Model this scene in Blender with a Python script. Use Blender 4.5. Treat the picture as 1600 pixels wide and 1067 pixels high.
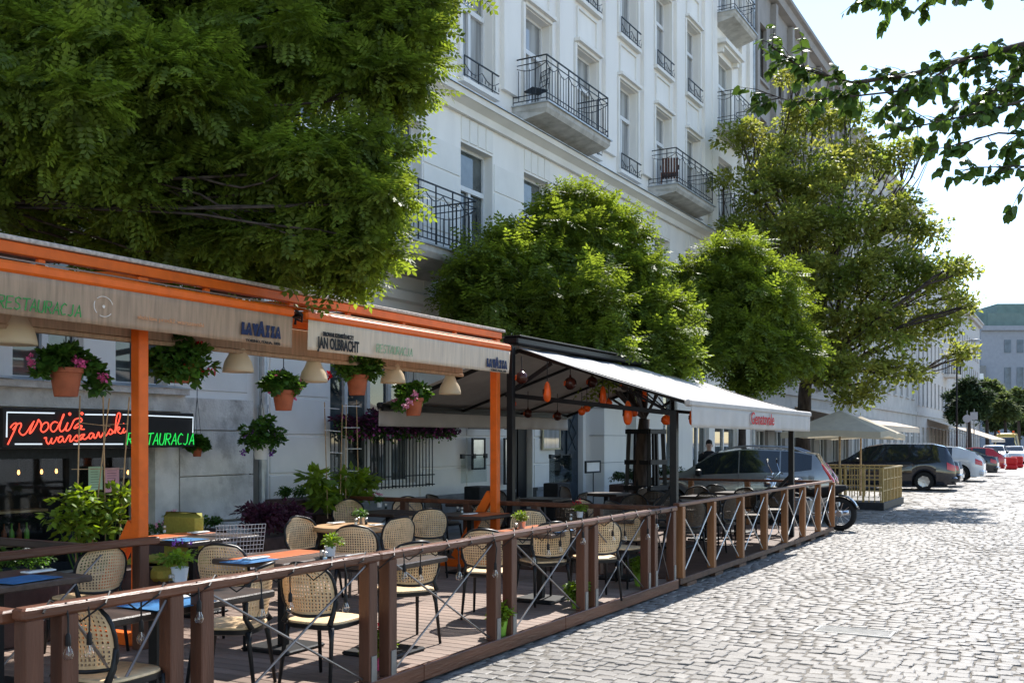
import bpy, bmesh, math, random
import numpy as np
from mathutils import Vector, Matrix
random.seed(7); rng = np.random.default_rng(7)
R = math.radians
S = bpy.context.scene
for o in list(bpy.data.objects): bpy.data.objects.remove(o)
# ------------------------------------------------------------ camera
YAW = math.atan(895/1600); EYE = 1.8
cd = bpy.data.cameras.new('camera'); cam = bpy.data.objects.new('camera', cd)
S.collection.objects.link(cam); S.camera = cam
cam.location = (0, 0, EYE); cam.rotation_euler = (R(90), 0, YAW)
cd.sensor_width = 36; cd.lens = 36; cd.shift_y = 156.5/1600; cd.clip_end = 2500; cd.clip_start = .05
# ------------------------------------------------------------ light
SUN_EL, SUN_AZ = 48, -7          # azimuth in degrees from +Y towards +X
w = bpy.data.worlds.new('World'); S.world = w; w.use_nodes = True
nt = w.node_tree; bg = nt.nodes['Background']
sky = nt.nodes.new('ShaderNodeTexSky'); sky.sky_type = 'NISHITA'; sky.sun_disc = False
sky.sun_elevation = R(SUN_EL); sky.sun_rotation = R(SUN_AZ)
sky.air_density = 1.0; sky.dust_density = .12; sky.ozone_density = .8
nt.links.new(sky.outputs[0], bg.inputs[0]); bg.inputs[1].default_value = .145
sl = bpy.data.lights.new('sun', 'SUN'); sun = bpy.data.objects.new('sun', sl); S.collection.objects.link(sun)
sl.energy = 4.6; sl.angle = R(.53); sl.color = (1, .955, .89)
sv = Vector((math.sin(R(SUN_AZ))*math.cos(R(SUN_EL)), math.cos(R(SUN_AZ))*math.cos(R(SUN_EL)), math.sin(R(SUN_EL))))
sun.rotation_euler = sv.to_track_quat('Z', 'Y').to_euler()
S.view_settings.view_transform = 'Standard'; S.view_settings.look = 'None'
S.view_settings.exposure = 1.05; S.view_settings.gamma = 1; S.view_settings.use_curve_mapping = False
S.render.engine = 'CYCLES'
S.cycles.max_bounces = 8; S.cycles.diffuse_bounces = 4; S.cycles.transparent_max_bounces = 8
# ------------------------------------------------------------ camera geometry used to lay out the street
cy_, sy_ = math.cos(YAW), math.sin(YAW)
def pt(px, py, X=None, Y=None, z=None, d=None):
    t = (px-800)/1600; cx = -sy_+cy_*t; cyy = cy_+sy_*t
    if X is not None: d = X/cx
    elif Y is not None: d = Y/cyy
    elif z is not None: d = (z-EYE)*1600/(690-py)
    return Vector((cx*d, cyy*d, EYE+(690-py)/1600*d))
def yat(px, X): return pt(px, 690, X=X).y
# ------------------------------------------------------------ materials
MATS = {}
def mat(name, col, rough=.6, var=.12, scale=6, bump=0, bscale=60, metal=0, spec=.3, stretch=(1,1,1), col2=None, pos=.5, island=0, objrand=0, trans=0, emit=None, estr=0, coat=0, dirt=0, dcol=(.05,.045,.04), dscale=1.5):
    m = bpy.data.materials.new(name); m.use_nodes = True; n = m.node_tree.nodes; l = m.node_tree.links
    b = n['Principled BSDF']; b.inputs['Roughness'].default_value = rough; b.inputs['Metallic'].default_value = metal
    b.inputs['Specular IOR Level'].default_value = spec; b.inputs['Coat Weight'].default_value = coat
    tc = n.new('ShaderNodeTexCoord'); mp = n.new('ShaderNodeMapping'); l.new(tc.outputs['Object'], mp.inputs[0])
    mp.inputs['Scale'].default_value = stretch
    nz = n.new('ShaderNodeTexNoise'); nz.inputs['Scale'].default_value = scale; nz.inputs['Detail'].default_value = 6
    l.new(mp.outputs[0], nz.inputs['Vector'])
    cr = n.new('ShaderNodeValToRGB'); l.new(nz.outputs[0], cr.inputs[0])
    c2 = col2 or tuple(min(1, c*(1+var)) for c in col)
    c1 = col if col2 else tuple(c*(1-var) for c in col)
    cr.color_ramp.elements[0].color = (*c1, 1); cr.color_ramp.elements[1].color = (*c2, 1)
    cr.color_ramp.elements[0].position = .35; cr.color_ramp.elements[1].position = .65
    out = cr.outputs[0]
    def mult(fac_out, lo, hi):
        nonlocal out
        mr = n.new('ShaderNodeMapRange'); mr.inputs['To Min'].default_value = lo; mr.inputs['To Max'].default_value = hi
        l.new(fac_out, mr.inputs[0]); h = n.new('ShaderNodeHueSaturation'); l.new(mr.outputs[0], h.inputs['Value']); l.new(out, h.inputs['Color']); out = h.outputs[0]
    if island:
        g = n.new('ShaderNodeNewGeometry'); mult(g.outputs['Random Per Island'], 1-island, 1+island)
    if objrand:
        g = n.new('ShaderNodeObjectInfo'); mult(g.outputs['Random'], 1-objrand, 1+objrand)
    if dirt:
        d = n.new('ShaderNodeTexNoise'); d.inputs['Scale'].default_value = dscale; d.inputs['Detail'].default_value = 9; d.inputs['Roughness'].default_value = .65
        l.new(mp.outputs[0], d.inputs['Vector']); r2 = n.new('ShaderNodeValToRGB'); l.new(d.outputs[0], r2.inputs[0])
        r2.color_ramp.elements[0].position = .52; r2.color_ramp.elements[1].position = .72
        r2.color_ramp.elements[1].color = (dirt, dirt, dirt, 1)
        mx = n.new('ShaderNodeMixRGB'); l.new(r2.outputs[0], mx.inputs[0]); l.new(out, mx.inputs[1]); mx.inputs[2].default_value = (*dcol, 1); out = mx.outputs[0]
    l.new(out, b.inputs['Base Color'])
    if bump:
        bn = n.new('ShaderNodeTexNoise'); bn.inputs['Scale'].default_value = bscale; bn.inputs['Detail'].default_value = 5; l.new(mp.outputs[0], bn.inputs['Vector'])
        bp = n.new('ShaderNodeBump'); bp.inputs['Strength'].default_value = bump; bp.inputs['Distance'].default_value = .02; l.new(bn.outputs[0], bp.inputs['Height']); l.new(bp.outputs[0], b.inputs['Normal'])
    if emit: b.inputs['Emission Color'].default_value = (*emit, 1); b.inputs['Emission Strength'].default_value = estr
    if trans:
        t = n.new('ShaderNodeBsdfTranslucent'); l.new(out, t.inputs[0]); ms = n.new('ShaderNodeMixShader'); ms.inputs[0].default_value = trans
        if isinstance(trans, float) and name.startswith('leaf'):
            hs = n.new('ShaderNodeHueSaturation'); hs.inputs['Hue'].default_value = .48; hs.inputs['Saturation'].default_value = 1.1; hs.inputs['Value'].default_value = 1.9; l.new(out, hs.inputs['Color']); l.new(hs.outputs[0], t.inputs[0])
        l.new(b.outputs[0], ms.inputs[1]); l.new(t.outputs[0], ms.inputs[2]); l.new(ms.outputs[0], n['Material Output'].inputs[0])
    MATS[name] = m; return m
def glassy(name, col=(.9,.95,.95), alpha=.3, rough=.03):
    m = bpy.data.materials.new(name); m.use_nodes = True; n = m.node_tree.nodes; l = m.node_tree.links
    t = n.new('ShaderNodeBsdfTransparent'); t.inputs[0].default_value = (*col, 1); g = n.new('ShaderNodeBsdfGlossy'); g.inputs['Roughness'].default_value = rough
    f = n.new('ShaderNodeLayerWeight'); f.inputs[0].default_value = .12; mx = n.new('ShaderNodeMixShader')
    mr = n.new('ShaderNodeMapRange'); mr.inputs['To Min'].default_value = alpha*.12; mr.inputs['To Max'].default_value = .9; l.new(f.outputs[0], mr.inputs[0])
    l.new(mr.outputs[0], mx.inputs[0]); l.new(t.outputs[0], mx.inputs[1]); l.new(g.outputs[0], mx.inputs[2]); l.new(mx.outputs[0], n['Material Output'].inputs[0])
    MATS[name] = m; return m
mat('white_wall', (.80,.78,.735), .85, .05, 1.2, .12, 90, stretch=(1,1,.3), dirt=.4, dcol=(.6,.58,.54), dscale=.9)
mat('band_wall', (.76,.745,.70), .85, .05, 1.5, .12, 90, dirt=.2, dcol=(.55,.54,.5), dscale=1.2)
mat('old_plaster', (.60,.585,.55), .9, .2, 3, .5, 30, dirt=.9, dcol=(.26,.24,.22), dscale=2.2)
mat('concrete', (.46,.45,.42), .9, .15, 4, .3, 50, dirt=.6, dcol=(.17,.16,.13), dscale=2.5)
mat('grey_wall', (.30,.285,.27), .85, .12, 1.5, .15, 60, dirt=.4, dcol=(.16,.15,.14))
mat('beige_wall', (.46,.45,.42), .85, .1, 1.2, .1, 60)
mat('stone_light', (.5,.48,.46), .8, .08, 2, .1, 60)
mat('plinth', (.23,.235,.24), .85, .15, 5, .2, 60, dirt=.4)
mat('zinc', (.42,.45,.47), .4, .15, 6, metal=.4)
mat('iron', (.025,.03,.035), .5, .2, 20, metal=.3)
mat('window_white', (.66,.67,.67), .45, .04)
mat('window_brown', (.07,.055,.045), .5, .2)
mat('pane', (.012,.018,.018), .03, .3, 1.6, spec=.9, col2=(.10,.12,.12))  # uneven tint paints the trees and sky mirrored in the glass
mat('pane_curtain_sky', (.27,.285,.29), .06, .4, .9, stretch=(1,6,.4), spec=.9)  # pale tint paints curtains together with mirrored sky
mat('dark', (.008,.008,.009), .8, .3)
mat('black_paint', (.007,.007,.008), .5, .2, 10, bump=.05, spec=.3)
mat('orange_paint', (.76,.13,.008), .5, .08, 8, .1, 80, dirt=.35, dcol=(.4,.08,.02), dscale=5)
mat('teak', (.115,.043,.022), .42, .35, 9, .25, 60, stretch=(1,.12,1), dirt=.5, dcol=(.05,.02,.012), dscale=5)
mat('teak_post', (.105,.043,.025), .48, .3, 9, .25, 60, stretch=(1,1,.12), objrand=.12, dirt=.4, dcol=(.05,.02,.012), dscale=5)
mat('pine_post', (.25,.105,.04), .5, .3, 9, .2, 60, stretch=(1,1,.12), objrand=.12)
mat('deck', (.225,.16,.125), .6, .2, 9, .3, 70, stretch=(.12,1,1), objrand=.16, dirt=.4, dcol=(.13,.085,.065), dscale=3)
mat('deck_shaded', (.10,.05,.03), .6, .3, 9, .3, 70, stretch=(.12,1,1), objrand=.16)  # deck wood darkened, the awning's shade put into its colour
mat('rod', (.2,.17,.16), .35, .2, metal=.7)
mat('rod_white', (.7,.68,.65), .4, .05, metal=.3)
mat('galv', (.2,.2,.2), .45, .2, metal=.7)
mat('rattan', (.72,.51,.29), .5, .12, 20, objrand=.05)
mat('rattan_shaded', (.075,.05,.032), .55, .15, 20)  # rattan darkened in colour to carry the shade of the far terrace
mat('chair_black', (.012,.012,.013), .38, .1)
mat('table_dark', (.045,.03,.024), .4, .3, 12, .1, stretch=(.2,1,1))
mat('table_stripes', (.09,.06,.045), .35, .3, 12, .1, stretch=(.2,1,1))
mat('table_orange', (.5,.13,.04), .4, .15, 12, stretch=(.2,1,1))
mat('mat_blue', (.03,.15,.33), .5, .2, 9)
mat('table_wood', (.42,.25,.12), .45, .25, 8, .1, stretch=(.15,1,1))
mat('canvas_brown', (.58,.42,.29), .85, .12, 5, .15, 120, stretch=(6,6,.5), trans=.4, dirt=.5, dcol=(.33,.24,.17), dscale=3)
mat('canvas_cream', (.76,.64,.50), .85, .08, 5, .15, 120, stretch=(6,6,.5), trans=.25, dirt=.35, dcol=(.42,.36,.3), dscale=3)
mat('canvas_grey', (.52,.49,.455), .85, .06, 4, .1, 120, trans=.08, dirt=.3, dcol=(.4,.38,.35), dscale=2)
mat('canvas_rim', (.5,.42,.36), .8, .25, 30)
mat('roof_fabric', (.72,.6,.46), .85, .06, 4, trans=.6)
mat('lamp_cream', (.72,.6,.42), .55, .04, 4, trans=.3)
mat('terracotta', (.32,.085,.035), .7, .15, 14, .1)
mat('white_pot', (.7,.7,.7), .4, .05)
mat('lime_pot', (.22,.42,.05), .4, .1)
mat('planter_brown', (.06,.035,.03), .6, .3, 8, .1)
mat('planter_dark', (.02,.02,.022), .6, .3, 8)
mat('leaf_robinia', (.115,.165,.026), .55, .3, 1.3, island=.38, spec=.3, trans=.5)
mat('leaf_linden', (.115,.165,.033), .55, .3, 1.0, island=.4, spec=.35, trans=.55, col2=(.205,.22,.05))
mat('leaf_branch', (.045,.085,.018), .4, .3, 2, island=.3, objrand=.3, spec=.15, trans=.32)
mat('leaf_pot', (.05,.12,.02), .45, .3, 9, island=.35, trans=.4)
mat('leaf_bright', (.13,.21,.025), .45, .3, 9, island=.3, trans=.45)
mat('leaf_purple', (.07,.022,.04), .5, .3, 9, island=.4, trans=.3)
mat('leaf_far_dark', (.035,.06,.022), .8, .3, 1, island=.4, trans=.3)
mat('leaf_far', (.08,.11,.035), .8, .3, 1, island=.4, trans=.35)
mat('bark', (.055,.042,.035), .9, .35, 12, .8, 25, stretch=(1,1,.3))
mat('flower_pink', (.75,.13,.33), .5, .2, 30, island=.3, trans=.4)
mat('flower_red', (.6,.01,.03), .5, .2, 30, island=.3, trans=.4)
mat('flower_purple', (.25,.07,.4), .5, .2, 30, island=.3, trans=.4)
mat('flower_lightpink', (.8,.35,.5), .5, .2, 30, island=.3, trans=.4)
mat('flower_white', (.8,.8,.8), .5, .05, 30, trans=.4)
mat('petunia', (.3,.05,.16), .5, .3, 30, island=.4, trans=.35)
mat('cane', (.42,.28,.15), .6, .2, 20)
mat('neon_red', (.5,.05,.03), .4, 0, emit=(1,.09,.05), estr=.85)
mat('neon_green', (.02,.3,.06), .4, 0, emit=(.015,.6,.08), estr=.65)
mat('neon_white', (.6,.65,.7), .4, 0, emit=(.62,.72,.8), estr=.55)
mat('bulb_lit', (.8,.5,.2), .4, 0, emit=(1,.45,.12), estr=2.5)
mat('ink_navy', (.01,.02,.07), .7, 0); mat('ink_black', (.01,.01,.01), .7, 0); mat('ink_green', (.06,.3,.07), .7, .1)
mat('ink_palegreen', (.3,.45,.27), .7, .1); mat('ink_orange', (.62,.3,.14), .7, .1); mat('ink_white', (.72,.66,.58), .7, .1)
mat('ink_red', (.5,.03,.03), .7, 0)
mat('gourd_orange', (.75,.10,.01), .3, .2, 12); mat('gourd_brown', (.05,.012,.008), .25, .3, 12)
mat('steel', (.5,.5,.5), .3, .1, metal=.9); mat('paper_green', (.45,.62,.42), .7, .04); mat('paper_pink', (.72,.38,.45), .7, .04); mat('paper', (.75,.74,.7), .7, .04)
mat('cream_frame', (.5,.45,.3), .5, .1)
mat('sofa_green', (.34,.32,.06), .8, .1, 40, .1); mat('wire', (.5,.48,.5), .4, .1, metal=.4)
mat('door_blue', (.03,.045,.06), .4, .3, 8, .2)
mat('car_grey', (.26,.26,.25), .22, .03, metal=.6, coat=1); mat('car_black', (.008,.010,.018), .16, .05, coat=1)
mat('car_navy', (.018,.03,.075), .18, .05, coat=1); mat('car_dark', (.03,.032,.036), .2, .05, metal=.4, coat=1)
mat('car_white', (.6,.62,.64), .25, .02, coat=1); mat('car_red', (.45,.01,.015), .25, .03, coat=1); mat('car_yellow', (.62,.42,.06), .35, .03, coat=.6)
mat('car_glass', (.012,.016,.018), .04, .1, spec=.9); mat('rubber', (.012,.012,.012), .8, .2, 20); mat('alloy', (.42,.42,.43), .3, .05, metal=.8)
mat('tail_red', (.5,.01,.01), .15, .05, coat=1); mat('chrome', (.7,.7,.7), .08, .02, metal=1); mat('plastic_red', (.6,.02,.02), .45, .1)
mat('rail_yellow', (.42,.27,.09), .45, .12, 10); mat('umbrella', (.55,.49,.38), .85, .06, 5, trans=.3)
mat('skin', (.45,.27,.2), .5, .08); mat('cloth_black', (.012,.012,.014), .85, .2, 40, .2); mat('hair', (.01,.007,.005), .6, .2, 60)
mat('asphalt_grey', (.2,.195,.19), .85, .2, 8, .3, 60); mat('joint_sand', (.165,.148,.125), .95, .4, 30, .4, 90)
mat('cobble', (.172,.157,.140), .55, .12, 5, .25, 90, island=.16, dirt=.5, dcol=(.13,.118,.104), dscale=.55)
mat('cobble_piece', (.172,.157,.140), .55, .12, 5, .25, 90, objrand=.16, dirt=.5, dcol=(.13,.118,.104), dscale=.55)
mat('slab', (.22,.215,.21), .85, .12, 5, .2, 60, objrand=.12); mat('green_copper', (.13,.19,.18), .6, .1, 1)
mat('modern_wall', (.27,.29,.33), .7, .06, 2); mat('far_pane', (.10,.13,.17), .1, .3, 1); mat('sign_grey', (.4,.41,.42), .5, .05); mat('cable', (.012,.011,.011), .6, .1)
glassy('clear_glass'); glassy('bulb_glass', (.97,.96,.93), .5)
# ------------------------------------------------------------ mesh builder
ROOT = {}
class MB:
    def __init__(s): s.v = []; s.f = []
    def add(s, vs, fs):
        n = len(s.v); s.v += [tuple(v) for v in vs]; s.f += [tuple(i+n for i in f) for f in fs]; return s
    def box(s, x0, y0, z0, x1, y1, z1):
        return s.add([(x0,y0,z0),(x1,y0,z0),(x1,y1,z0),(x0,y1,z0),(x0,y0,z1),(x1,y0,z1),(x1,y1,z1),(x0,y1,z1)],
            [(0,3,2,1),(4,5,6,7),(0,1,5,4),(1,2,6,5),(2,3,7,6),(3,0,4,7)])
    def bbox(s, x0, y0, z0, x1, y1, z1, b=.006):   # bevelled box
        b = min(b, (x1-x0)*.45, (y1-y0)*.45, (z1-z0)*.45); vs = []
        for z, i in ((z0, b), (z0+b, 0), (z1-b, 0), (z1, b)):
            for cx, cyy, dx, dy in ((x0,y0,1,1),(x1,y0,-1,1),(x1,y1,-1,-1),(x0,y1,1,-1)):
                e = b
                if dx*dy > 0: vs += [(cx+dx*(i), cyy+dy*(i+e*.0+ (e if i==0 else e)), z), (cx+dx*(i+ (e if i==0 else e)), cyy+dy*i, z)]
                else: vs += [(cx+dx*(i+e), cyy+dy*i, z), (cx+dx*i, cyy+dy*(i+e), z)]
        fs = [tuple(range(7,-1,-1)), tuple(range(24,32))]
        for k in range(3):
            for j in range(8): fs.append((k*8+j, k*8+(j+1)%8, k*8+8+(j+1)%8, k*8+8+j))
        return s.add(vs, fs)
    def beam(s, a, b, w, h, up=(0,0,1)):
        a = Vector(a); b = Vector(b); d = (b-a).normalized(); u = Vector(up)
        r = d.cross(u)
        if r.length < 1e-4: r = d.cross(Vector((1,0,0)))
        r.normalize(); u = r.cross(d)
        vs = [p+r*i*w/2+u*j*h/2 for p in (a, b) for i, j in ((-1,-1),(1,-1),(1,1),(-1,1))]
        return s.add(vs, [(0,1,2,3),(7,6,5,4),(0,4,5,1),(1,5,6,2),(2,6,7,3),(3,7,4,0)])
    def tube(s, pts, r, n=6, cap=True):
        pts = [Vector(p) for p in pts]; rs = r if isinstance(r, (list, tuple)) else [r]*len(pts); vs = []; prev = None
        for i, p in enumerate(pts):
            d = (pts[min(i+1, len(pts)-1)]-pts[max(i-1, 0)])
            if d.length < 1e-9: d = Vector((0,0,1))
            d.normalize()
            if prev is None: a = d.orthogonal().normalized()
            else:
                a = prev-d*prev.dot(d); a = a.normalized() if a.length > 1e-6 else d.orthogonal().normalized()
            prev = a; b = d.cross(a)
            for k in range(n):
                t = 2*math.pi*k/n; vs.append(p+(a*math.cos(t)+b*math.sin(t))*rs[i])
        fs = [(i*n+k, i*n+(k+1)%n, (i+1)*n+(k+1)%n, (i+1)*n+k) for i in range(len(pts)-1) for k in range(n)]
        if cap: fs += [tuple(range(n-1,-1,-1)), tuple(range((len(pts)-1)*n, len(pts)*n))]
        return s.add(vs, fs)
    def lathe(s, prof, c=(0,0,0), n=16, axis='z', cap=True):
        vs = []
        for r, z in prof:
            for k in range(n):
                t = 2*math.pi*k/n; a, b = r*math.cos(t), r*math.sin(t)
                vs.append((c[0]+a, c[1]+b, c[2]+z) if axis == 'z' else ((c[0]+z, c[1]+a, c[2]+b) if axis == 'x' else (c[0]+a, c[1]+z, c[2]+b)))
        fs = [(i*n+k, i*n+(k+1)%n, (i+1)*n+(k+1)%n, (i+1)*n+k) for i in range(len(prof)-1) for k in range(n)]
        if cap: fs += [tuple(range(n-1,-1,-1)), tuple(range((len(prof)-1)*n, len(prof)*n))]
        return s.add(vs, fs)
    def quad(s, a, b, c, d): return s.add([a,b,c,d], [(0,1,2,3)])
    def grid(s, fn, nu, nv):
        n = len(s.v); s.v += [tuple(fn(u/nu, v/nv)) for u in range(nu+1) for v in range(nv+1)]
        s.f += [(n+u*(nv+1)+v, n+(u+1)*(nv+1)+v, n+(u+1)*(nv+1)+v+1, n+u*(nv+1)+v+1) for u in range(nu) for v in range(nv)]; return s
def empty(name, loc, rz=0):
    o = bpy.data.objects.new(name, None); S.collection.objects.link(o); o.location = loc; o.rotation_euler = (0,0,rz)
    o.empty_display_size = .2; ROOT[o.name] = Vector(loc); return o
def tag(o, label, cat, group=None):
    o['label'] = label; o['category'] = cat
    if group: o['group'] = group
    return o
def thing(name, loc, label, cat, group=None, rz=0): return tag(empty(name, loc, rz), label, cat, group)
def obj(name, mb, m, parent=None, smooth=False, local=False, solid=0, label=None, kind=None):
    """one mesh object; vertices are given in world coordinates unless local"""
    L = Vector((0,0,0))
    if parent is not None and not local:
        L = ROOT[parent.name]
    vs = mb.v if local or L.length == 0 else [(x-L.x, y-L.y, z-L.z) for x, y, z in mb.v]
    me = bpy.data.meshes.new(name); me.from_pydata(vs, [], mb.f); me.update()
    if smooth:
        me.polygons.foreach_set('use_smooth', [True]*len(me.polygons))
        if smooth != 'all': me.set_sharp_from_angle(angle=R(40))
    me.materials.append(MATS[m])
    o = bpy.data.objects.new(name, me); S.collection.objects.link(o)
    if parent is not None: o.parent = parent; ROOT[o.name] = L
    else: ROOT[o.name] = Vector((0,0,0))
    if solid:
        md = o.modifiers.new('s', 'SOLIDIFY'); md.thickness = solid; md.offset = 0
    if label: o['label'] = label
    if kind: o['kind'] = kind
    return o
def struct(name, mb, m, **k): return obj(name, mb, m, kind='structure', **k)
def one(name, mb, m, label, cat, group=None, loc=None, **k):     # a thing that is one mesh
    if loc is not None:
        L = Vector(loc); mb.v = [(x-L.x, y-L.y, z-L.z) for x, y, z in mb.v]
    o = obj(name, mb, m, **k)
    if loc is not None: o.location = loc
    return tag(o, label, cat, group)
def share(name, me, parent, loc, rz=0, scale=None):
    o = bpy.data.objects.new(name, me); S.collection.objects.link(o); o.parent = parent
    L = ROOT[parent.name] if parent is not None else Vector((0,0,0))
    o.location = Vector(loc)-L; o.rotation_euler = (0,0,rz); ROOT[o.name] = Vector(loc)
    if scale: o.scale = scale
    return o
def copy_tree(o, parent=None, lvl=0):
    c = o.copy(); S.collection.objects.link(c)
    if parent is not None: c.parent = parent
    for ch in list(o.children): copy_tree(ch, c, lvl+1)
    return c
def clone(o, loc, rz, label, scale=None):
    c = copy_tree(o); c.location = loc; c.rotation_euler = (0,0,rz); c['label'] = label
    if scale: c.scale = (scale,)*3
    return c
# ------------------------------------------------------------ leaves
def leaves(P, A, N, size, shape, jit=.3):
    """numpy mesh of many leaves. P points, A axis (n,3), N normal (n,3), size (n,)"""
    A = A/np.linalg.norm(A, axis=1, keepdims=True); Sd = np.cross(A, N); Sd /= np.linalg.norm(Sd, axis=1, keepdims=True)+1e-9; N = np.cross(Sd, A)
    V = np.array(shape[0], float); F = shape[1]
    s = size[:, None, None]
    W = P[:, None, :]+s*(V[None, :, 0:1]*A[:, None, :]+V[None, :, 1:2]*Sd[:, None, :]+V[None, :, 2:3]*N[:, None, :])
    n, k = len(P), len(V)
    return W.reshape(-1, 3), F, n, k
def npmesh(name, blocks):
    vs = []; loops = []; ls = []; off = 0; lo = 0
    for W, F, n, k in blocks:
        vs.append(W)
        for f in F:
            a = (np.array(f)[None, :]+np.arange(n)[:, None]*k+off).reshape(-1); loops.append(a)
            ls.append(np.full(n, len(f))) 
        off += n*k
    V = np.concatenate(vs); Lp = np.concatenate(loops).astype(np.int32); T = np.concatenate(ls).astype(np.int32)
    me = bpy.data.meshes.new(name); me.vertices.add(len(V)); me.vertices.foreach_set('co', V.astype(np.float32).reshape(-1))
    me.loops.add(len(Lp)); me.loops.foreach_set('vertex_index', Lp)
    me.polygons.add(len(T)); st = np.concatenate([[0], np.cumsum(T)[:-1]]).astype(np.int32)
    me.polygons.foreach_set('loop_start', st); me.polygons.foreach_set('loop_total', T)
    me.update(calc_edges=True); return me
def pinnate(pairs=5, w=.15):
    V = []; F = []
    def leaflet(x, y, dx, dy):
        n = len(V); L = math.hypot(dx, dy); px, py = -dy/L*.42*L*.5, dx/L*.42*L*.5
        px *= 1.35; py *= 1.35; V.extend([(x, y, 0), (x+dx*.5+px, y+dy*.5+py, -.015), (x+dx, y+dy, -.05), (x+dx*.5-px, y+dy*.5-py, -.015)]); F.append((n, n+1, n+2, n+3))
    for i in range(pairs):
        x = .12+.75*i/(pairs-1); q = .30*(1-.25*abs(i/(pairs-1)-.45))
        leaflet(x, .01, q*.45, q); leaflet(x, -.01, q*.45, -q)
    leaflet(.92, 0, .3, 0)
    V.extend([(0,-.008,0),(.95,-.006,-.01),(.95,.006,-.01),(0,.008,0)]); n = len(V); F.append((n-4,n-3,n-2,n-1))
    return V, F
PIN5 = pinnate(5); PIN4 = pinnate(4)
SIMPLE = ([(0,0,0),(.45,.30,-.06),(1,0,-.12),(.45,-.30,-.06),(.5,0,.03)], [(0,4,1),(1,4,2),(2,4,3),(3,4,0)])
HEART = ([(0,0,0),(-.08,.22,-.02),(.12,.45,-.06),(.5,.40,-.05),(1,0,-.14),(.5,-.40,-.05),(.12,-.45,-.06),(-.08,-.22,-.02),(.45,0,.04)], [(0,8,2,1),(8,3,2),(8,4,3),(8,5,4),(8,6,5),(8,0,7,6)])
FLAT = ([(0,0,0),(.5,.34,.0),(1,0,0),(.5,-.34,0)], [(0,1,2,3)])
def unit(n, r=None):
    r = r or rng; v = r.normal(size=(n, 3)); return v/np.linalg.norm(v, axis=1, keepdims=True)
def crown(lumps, n, size, shape, sub=.34, nsub=16, droop=.6, inner=.25, flat=.75):
    """lumps: (x,y,z,r). Leaves sit in layered sub-clumps round each lump, hanging outward and down."""
    Ps = []; As = []; Ns = []
    vol = sum(l[3]**2.2 for l in lumps)
    for (x, y, z, r) in lumps:
        k = max(40, int(n*r**2.2/vol)); c = np.array([x, y, z])
        dirs = unit(nsub); dirs[:, 2] = np.where(dirs[:, 2] < -.3, -dirs[:, 2]*.6, dirs[:, 2])
        sc = c+dirs*r*(rng.uniform(.5, 1.12, (nsub, 1)))*np.array([1, 1, flat]); sr = r*sub*rng.uniform(.6, 1.35, nsub)
        w = sr**2; idx = rng.choice(nsub, k, p=w/w.sum())
        u = unit(k); u[:, 2] = np.abs(u[:, 2])*np.where(rng.random(k) < .78, 1, -1)
        rad = rng.uniform(.55, 1.05, (k, 1))**.7
        p = sc[idx]+u*sr[idx, None]*rad*np.array([1.15, 1.15, .7])
        out = u*.9+ (p-c)/r*.5+rng.normal(size=(k, 3))*.3; out[:, 2] -= droop*rng.uniform(.3, 1.2, k)
        nn = u*.8+np.array([0, 0, .9])+rng.normal(size=(k, 3))*.35
        Ps.append(p); As.append(out); Ns.append(nn)
        m = int(k*inner); p = c+unit(m)*r*rng.uniform(.1, .85, (m, 1)); Ps.append(p); As.append(rng.normal(size=(m, 3))+np.array([0,0,-.5])); Ns.append(unit(m)+np.array([0,0,.6]))
    P = np.concatenate(Ps); A = np.concatenate(As); N = np.concatenate(Ns)
    return leaves(P, A, N, size*rng.uniform(.7, 1.3, len(P)), shape)
def mesh_obj(name, me, m, parent=None, smooth=False, kind=None, loc=None):
    me.materials.append(MATS[m]); o = bpy.data.objects.new(name, me); S.collection.objects.link(o)
    if parent is not None: o.parent = parent; L = ROOT[parent.name]; o.location = -L; ROOT[o.name] = L
    if kind: o['kind'] = kind
    return o
def limb(mb, a, b, r0, r1, seg=6, wob=.12, n=7, sag=0):
    a = Vector(a); b = Vector(b); L = (b-a).length; pts = []; rs = []
    o1 = Vector(rng.normal(size=3))*wob*L*.35
    for i in range(seg+1):
        t = i/seg; p = a.lerp(b, t)+o1*math.sin(math.pi*t)+Vector(rng.normal(size=3))*wob*L*.06*(0 < i < seg)
        p.z += sag*math.sin(math.pi*t)*L; pts.append(p); rs.append(r0+(r1-r0)*t)
    mb.tube(pts, rs, n); return pts
# ------------------------------------------------------------ text
def text_mesh(txt, size, sx=1, shear=0, bold=0, ext=.002):
    c = bpy.data.curves.new('lettering', 'FONT'); c.body = txt; c.size = size; c.shear = shear; c.offset = bold; c.extrude = ext; c.resolution_u = 3
    o = bpy.data.objects.new('tmp', c); me = bpy.data.meshes.new_from_object(o); bpy.data.objects.remove(o)
    for v in me.vertices: v.co.x *= sx
    return me
def place_text(txt, m, parent, loc, size, sx=1, shear=0, bold=0, width=None, name='lettering'):
    """text on a street-facing plane (normal +X, reading along +Y)"""
    me = text_mesh(txt, size, sx, shear, bold)
    xs = [v.co.x for v in me.vertices]
    if width:
        k = width/(max(xs)-min(xs))
        for v in me.vertices: v.co.x *= k
    me.materials.append(MATS[m]); o = bpy.data.objects.new(name, me); S.collection.objects.link(o); o.parent = parent
    o.location = Vector(loc)-ROOT[parent.name]; o.rotation_euler = (R(90), 0, R(90)); return o
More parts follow.
